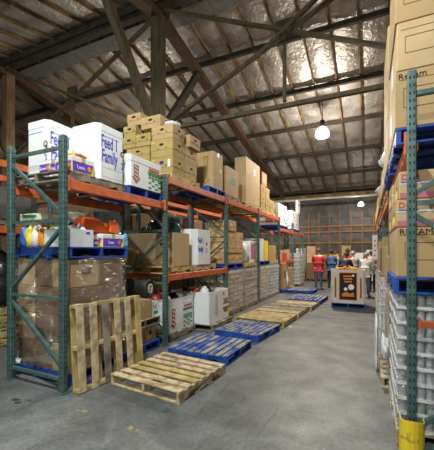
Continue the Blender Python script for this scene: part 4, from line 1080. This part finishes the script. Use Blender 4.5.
# second slot
y0, y1 = 4.36, 5.42
pallet('wooden pallet under the film-wrapped brown load on the right', .68, 4.89, 0, 1.1, 1.06, 0, 'wood_light', n=6)
wl = thing('wrapped_carton_stack', 'brown cartons in loose film, second stack of the right row', 'carton stack', (.72, 4.89, .13))
for k in range(3):
    for j in range(2):
        p = link('carton', box_mesh(1.0, .51, .32, ('card_dark', 'card')[(k + j) % 2], .006), wl, (0, (j - .5) * .525, k * .325))
        link('tape', box_mesh(1.002, .05, .002, 'tape'), p, (0, 0, .32))
link('stretch_film', wrap_mesh(1.02, 1.06, .99, 'film_milky', 8, .03), wl)
link('film_tail', blob_mesh(.10, .2, .32, 'bag_white', 6, .5, 3), wl, (-.54, -.42, .2))
carton('open brown carton on the second stack of the right row', XS + .02, 1.1, 4.42, 5.38, 1.125, 1.60, 'card')
bag('loose white film hanging beside the second stack of the right row', .09, 5.0, .0, .05, .3, .95, 'bag_white', 33, name='film_bundle', cat='film', knot=False)
blue_pallet('blue pallet on the second right top slot', .76, 4.90, 2.575, 1.1, 1.06, 0, n=7)
for k in range(3):
    rexam('plain brown carton in the second right top slot, %s layer' % ('bottom', 'middle', 'top')[k], XS - .01, 1.3, 4.38, 5.40, 2.72 + k * .56, 2.72 + k * .56 + .555, ('card_light', 'card', 'card_light')[k])
# third slot onwards
rr = random.Random(21)
n_ = 0
ord_ = ['third', 'fourth', 'fifth', 'sixth', 'seventh', 'eighth']
for i in (1, 2, 3):
    for j in (0, 1):
        y0, y1 = slot(i, j); nm = ord_[n_]
        pallet('wooden pallet on the floor in the %s right slot' % nm, .74, (y0 + y1) / 2, 0, 1.1, 1.08, 0, 'wood_light', n=6)
        if n_ in (0, 2):
            can_load('wrapped white cans in the %s right slot' % nm, .17, 1.25, y0, y1, .13, 1.18, 8, 3, 3, 4, 4, 'can_white', 'tray_white', 'film_milky')
        else:
            for k in range(2): carton('%s brown carton in the %s right floor slot' % (('lower', 'upper')[k], nm), XS, 1.25, y0, y1, .13 + k * .535, .66 + k * .535, ('card', 'card_dark')[k])
        carton('tan carton on the floor load in the %s right slot' % nm, XS + .04, 1.2, y0 + .05, y1 - .05, 1.2, 1.75 + .2 * (n_ % 2), ('card', 'card_yellow', 'card_dark')[n_ % 3])
        pallet('wooden pallet on the top beam in the %s right slot' % nm, .78, (y0 + y1) / 2, 2.57, 1.05, 1.08, 0, 'wood_yellow', n=6)
        hs = (3.55, 3.3, 3.4, 3.2, 3.35, 3.2)[n_]
        c = carton('carton on the top beam in the %s right slot' % nm, XS, 1.25, y0, y1, 2.70, 3.05, ('card_light', 'card_yellow', 'card')[n_ % 3]); decal(c, 'X-', .1, .17, .2, .12, ('paper', 'ink_yellow', 'ink_red')[n_ % 3], 'label_patch')
        if n_ in (0, 2): bag('white film-wrapped goods on top in the %s right slot' % nm, .62, (y0 + y1) / 2, 3.055, .9, 1.0, hs - 3.0, 'bag_white', 61 + n_, name='wrapped_goods', cat='goods', knot=False)
        else: carton('upper carton on the top beam in the %s right slot' % nm, XS + .03, 1.2, y0 + .04, y1 - .06, 3.053, hs, 'card_yellow')
        n_ += 1
# hanging aisle sign
sg = thing('aisle_sign', 'narrow white hanging sign with red marks on the right row', 'sign', (.16, 10.70, 1.42))
link('board', box_mesh(.14, .012, .74, 'paper', .003), sg); link('bracket', bar_mesh((0, .01, .70), (.14, .1, .70), .02, .02, 'steel_dark'), sg)
for k in range(4): link('red_mark', box_mesh(.05, .003, .04, 'ink_red'), sg, (0, -.0075, .1 + .15 * k))

# ================================================================ far end clutter
rf = random.Random(31)
for i in range(9):
    x = -3.6 + i * .62; h_ = rf.uniform(.5, 1.1)
    pallet('pallet in the far row below the back wall, number %s from the left' % ('one', 'two', 'three', 'four', 'five', 'six', 'seven', 'eight', 'nine')[i], x, 19.0, 0, .58, 1.0, 0, 'wood_dark', n=4)
    carton('mixed carton in the far row, number %s from the left' % ('one', 'two', 'three', 'four', 'five', 'six', 'seven', 'eight', 'nine')[i], x - .27, x + .27, 18.6, 19.4, .13, .13 + h_, rf.choice(['card', 'card_dark', 'card_white', 'card_grey', 'card_yellow']))
    b = carton('upper carton in the far row, number %s from the left' % ('one', 'two', 'three', 'four', 'five', 'six', 'seven', 'eight', 'nine')[i], x - .24, x + .22, 18.7, 19.3, .13 + h_, 1.3 + rf.uniform(.1, .7), rf.choice(['card', 'card_white', 'card_grey', 'ink_yellow', 'card_light']))

# ================================================================ people
SKIN = {'light': mat('skin_light', (0.55, 0.33, 0.24), .5, var=.06), 'dark': mat('skin_dark', (0.16, 0.085, 0.055), .5, var=.06)}
def skin_obj(name, verts, edges, radii, m, parent=None, root=0, sub=1):
    me = bpy.data.meshes.new(name); me.from_pydata(verts, edges, []); me.update()
    o = link(name, me, parent)
    me.materials.append(m if not isinstance(m, str) else MATS[m])
    md = o.modifiers.new('skin', 'SKIN'); md.use_smooth_shade = True; md.branch_smoothing = 0.4
    for i, r in enumerate(radii):
        sv = me.skin_vertices[0].data[i]; sv.radius = (r, r) if not isinstance(r, tuple) else r; sv.use_root = (i == root)
    sb = o.modifiers.new('sub', 'SUBSURF'); sb.levels = sub; sb.render_levels = sub
    return o
def person(label, x, y, heading, H=1.74, shirt='p_red', trousers='p_jeans', hair='p_hair', skin='light', lean=0.0, arms=((-10, 15), (-10, 15)), stride=0.06, cap=None, wide=1.0, turn=0.0):
    """heading: degrees, 0 faces +Y. lean: torso bend forward (deg). arms: per side (raise forward deg, elbow bend deg)"""
    t = thing('person', label, 'person', (x, y, 0), R(heading))
    t.scale = (H / 1.76,) * 3
    V = {}; RAD = {}; E = []
    P = Vector((0, 0, .93))
    ML = Matrix.Rotation(R(-lean), 3, 'X')
    def up(v): return P + ML @ (Vector(v) - P)
    MT = Matrix.Rotation(R(turn), 3, 'Z')
    def add(k, v, r, par=None, tors=True):
        V[k] = up(v) if tors else Vector(v); RAD[k] = r
        if par: E.append((par, k))
    w_ = wide
    add('pelvis', (0, 0, .95), (.16 * w_, .115 * w_), None, False)
    add('waist', (0, .0, 1.10), (.14 * w_, .105 * w_), 'pelvis'); add('chest', (0, .0, 1.28), (.165 * w_, .12 * w_), 'waist'); add('upper', (0, -.01, 1.42), (.12, .085), 'chest')
    add('neck', (0, 0, 1.50), .052, 'upper'); add('jaw', (0, .025, 1.57), (.062, .072), 'neck'); add('head', (0, .015, 1.66), (.078, .095), 'jaw'); add('crown', (0, .0, 1.725), (.06, .075), 'head')
    add('nose', tuple(Vector((0, .118, 1.625))), .016, 'head')
    for s, sn, (ra, eb) in ((-1, 'l', arms[0]), (1, 'r', arms[1])):
        add('sh' + sn, (s * .17 * w_, -.01, 1.42), .066, 'upper')
        A = V['sh' + sn]; fa = R(ra); dirn = Vector((s * .16, math.sin(fa), -math.cos(fa))).normalized()
        el = A + dirn * .29; V['el' + sn] = el; RAD['el' + sn] = .045; E.append(('sh' + sn, 'el' + sn))
        fb = R(ra + eb); d2 = Vector((-s * .06, math.sin(fb), -math.cos(fb))).normalized(); wr_ = el + d2 * .25
        V['wr' + sn] = wr_; RAD['wr' + sn] = .030; E.append(('el' + sn, 'wr' + sn))
        pm = wr_ + d2 * .07; V['pm' + sn] = pm; RAD['pm' + sn] = (.036, .02); E.append(('wr' + sn, 'pm' + sn))
        sd = Vector((0, math.cos(fb), math.sin(fb)))
        inn = Vector((-s, 0, 0))
        for fi, (o_, L_) in enumerate(((-.030, .065), (-.010, .078), (.010, .082), (.030, .074))):
            b_ = pm + sd * o_ + d2 * .03; m_ = b_ + d2 * L_ * .5 + inn * .008; e_ = m_ + d2 * L_ * .42 + inn * .022
            for q, (kk, vv) in enumerate((('a', b_), ('b', m_), ('c', e_))):
                V['f%s%d%s' % (sn, fi, kk)] = vv; RAD['f%s%d%s' % (sn, fi, kk)] = (.010, .009, .008)[q]
                E.append((('pm' + sn) if q == 0 else 'f%s%d%s' % (sn, fi, 'ab'[q - 1]), 'f%s%d%s' % (sn, fi, kk)))
        tb = wr_ + d2 * .03 + sd * .035 + inn * .012; te = tb + d2 * .035 + sd * .02 + inn * .01
        V['t%sa' % sn] = tb; RAD['t%sa' % sn] = .012; E.append(('wr' + sn, 't%sa' % sn)); V['t%sb' % sn] = te; RAD['t%sb' % sn] = .009; E.append(('t%sa' % sn, 't%sb' % sn))
        st = stride * s
        add('hp' + sn, (s * .088 * w_, 0, .88), .092 * w_, 'pelvis', False); add('kn' + sn, (s * .10, .02 + st * .6, .49), .062, 'hp' + sn, False)
        add('an' + sn, (s * .105, -.015 + st, .09), .042, 'kn' + sn, False); add('toe' + sn, (s * .12, .13 + st, .04), .036, 'an' + sn, False)
    def chain(keys, scale, name, m, extra=0.0, root=0, parent=t, cut=None):
        ks = list(keys); idx = {k: i for i, k in enumerate(ks)}
        ed = [(idx[a], idx[b]) for a, b in E if a in idx and b in idx]
        rad = []
        for k in ks:
            r = RAD[k]; r = r if isinstance(r, tuple) else (r, r); rad.append((r[0] * scale + extra, r[1] * scale + extra))
        vs = [tuple((cut or {}).get(k, V[k])) for k in ks]
        return skin_obj(name, vs, ed, rad, m, parent, root)
    allk = list(V.keys())
    body = chain(allk, 1.0, 'body', SKIN[skin])
    # shirt with sleeves to the elbow or the wrist, trousers, shoes
    lerp = lambda a, b, f: V[a].lerp(V[b], f)
    cut = {'neck': lerp('upper', 'neck', .55)}
    for sn in 'lr': cut['el' + sn] = lerp('sh' + sn, 'el' + sn, .9)
    V2 = ['pelvis', 'waist', 'chest', 'upper', 'shl', 'ell', 'shr', 'elr']
    long_ = shirt.endswith('_long')
    if long_: V2 += ['wrl', 'wrr']; cut = {}
    V['hem'] = Vector((0, 0, .80)); RAD['hem'] = (.195 * w_, .18 * w_); E.append(('pelvis', 'hem'))
    V2.append('hem')
    sh = chain(V2, 1.04, 'shirt', shirt.replace('_long', ''), .022, 0, t, cut)
    RAD['pelvis'] = (.12 * w_, .085 * w_)
    for sn in 'lr': RAD['hp' + sn] = .08 * w_
    tr = chain(['pelvis', 'hpl', 'knl', 'anl', 'hpr', 'knr', 'anr'], 1.03, 'trousers', trousers, .006, 0, t)
    for sn in 'lr': chain(['an' + sn, 'toe' + sn], 1.0, 'shoe', 'rubber', .010, 0, t)
    # hair: cap over the back of the head
    hm = bmesh.new(); bmesh.ops.create_icosphere(hm, subdivisions=3, radius=1.0)
    hc = V['head']
    for v in hm.verts: v.co = Vector((v.co.x * .098, v.co.y * .115, v.co.z * .115))
    bmesh.ops.delete(hm, geom=[v for v in hm.verts if (v.co.y > .03 and v.co.z < .045) or v.co.z < -.075], context='VERTS')
    ho = link('cap' if cap else 'hair', finish(hm, 'hair', cap or hair, True), t, hc + ML @ Vector((0, -.01, .012)), (R(-lean), 0, 0))
    if cap: link('visor', box_mesh(.15, .09, .012, cap, .003), ho, (0, .13, .045))
    for s in (-1, 1):
        em = bmesh.new(); bmesh.ops.create_icosphere(em, subdivisions=1, radius=.011); link('eye', finish(em, 'eye', 'ink_black', True), t, hc + ML @ Vector((s * .032, .098, -.01)))
        em = bmesh.new(); bmesh.ops.create_icosphere(em, subdivisions=2, radius=1)
        for v in em.verts: v.co = Vector((v.co.x * .012, v.co.y * .022, v.co.z * .034))
        link('ear', finish(em, 'ear', SKIN[skin], True), t, hc + ML @ Vector((s * .094, .0, -.025)))
    link('mouth', box_mesh(.045, .008, .01, 'ink_red'), t, hc + ML @ Vector((0, .098, -.085)))
    return t
for n_, c_ in dict(p_red=(.50, .035, .03), p_blue=(.05, .10, .24), p_navy=(.012, .016, .035), p_grey=(.28, .28, .30), p_white=(.60, .61, .63), p_plaid=(.30, .31, .34), p_jeans=(.10, .15, .24), p_dark=(.015, .016, .02), p_navyj=(.02, .03, .07)).items():
    mat(n_, c_, .85, var=.2, scale=12, bump=.1, bscale=10)
for n_, c_ in dict(p_hair=(.03, .022, .016), p_hairg=(.3, .29, .28), p_hairb=(.12, .07, .035)).items(): mat(n_, c_, .7, var=.2, scale=20)
person('person in a red shirt and blue jeans, seen from behind at the left', -1.98, 14.4, -8, 1.80, 'p_red', 'p_jeans', 'p_hairb', 'light', 0, ((12, 40), (5, 30)), .03, None, 1.22)
person('person in a blue shirt and dark trousers beside the red-shirted one', -1.55, 15.4, 5, 1.76, 'p_blue', 'p_dark', 'p_hair', 'dark', 4, ((10, 25), (20, 50)), .06)
person('person in dark navy bending over behind the bulk bin', -0.86, 12.6, -15, 1.72, 'p_navy_long', 'p_dark', 'p_hair', 'dark', 28, ((35, 25), (30, 30)), .08)
person('person in a bright red top standing farther back behind the bin', -0.95, 16.2, -30, 1.80, 'p_red', 'p_dark', 'p_hair', 'dark', 5, ((10, 30), (10, 30)), .04)
person('person in a grey shirt standing behind the bulk bin', -0.55, 13.7, 10, 1.70, 'p_grey', 'p_dark', 'p_hairg', 'light', 14, ((20, 30), (20, 30)), .05)
person('person in a pale shirt and jeans right of the bulk bin', -0.13, 12.7, -12, 1.66, 'p_white_long', 'p_jeans', 'p_hairg', 'light', 16, ((30, 25), (25, 30)), .08)
person('person in a grey plaid shirt and dark jeans beside the right racks', 0.12, 14.3, 15, 1.70, 'p_plaid_long', 'p_navyj', 'p_hair', 'light', 10, ((25, 30), (40, 30)), .1)
person('person in a white shirt partly hidden between the blue and navy figures', -1.55, 17.2, 20, 1.68, 'p_white', 'p_dark', 'p_hairb', 'light', 8, ((20, 40), (20, 40)), .04)
for o in COL.objects:
    if '_dims' in o: del o['_dims']
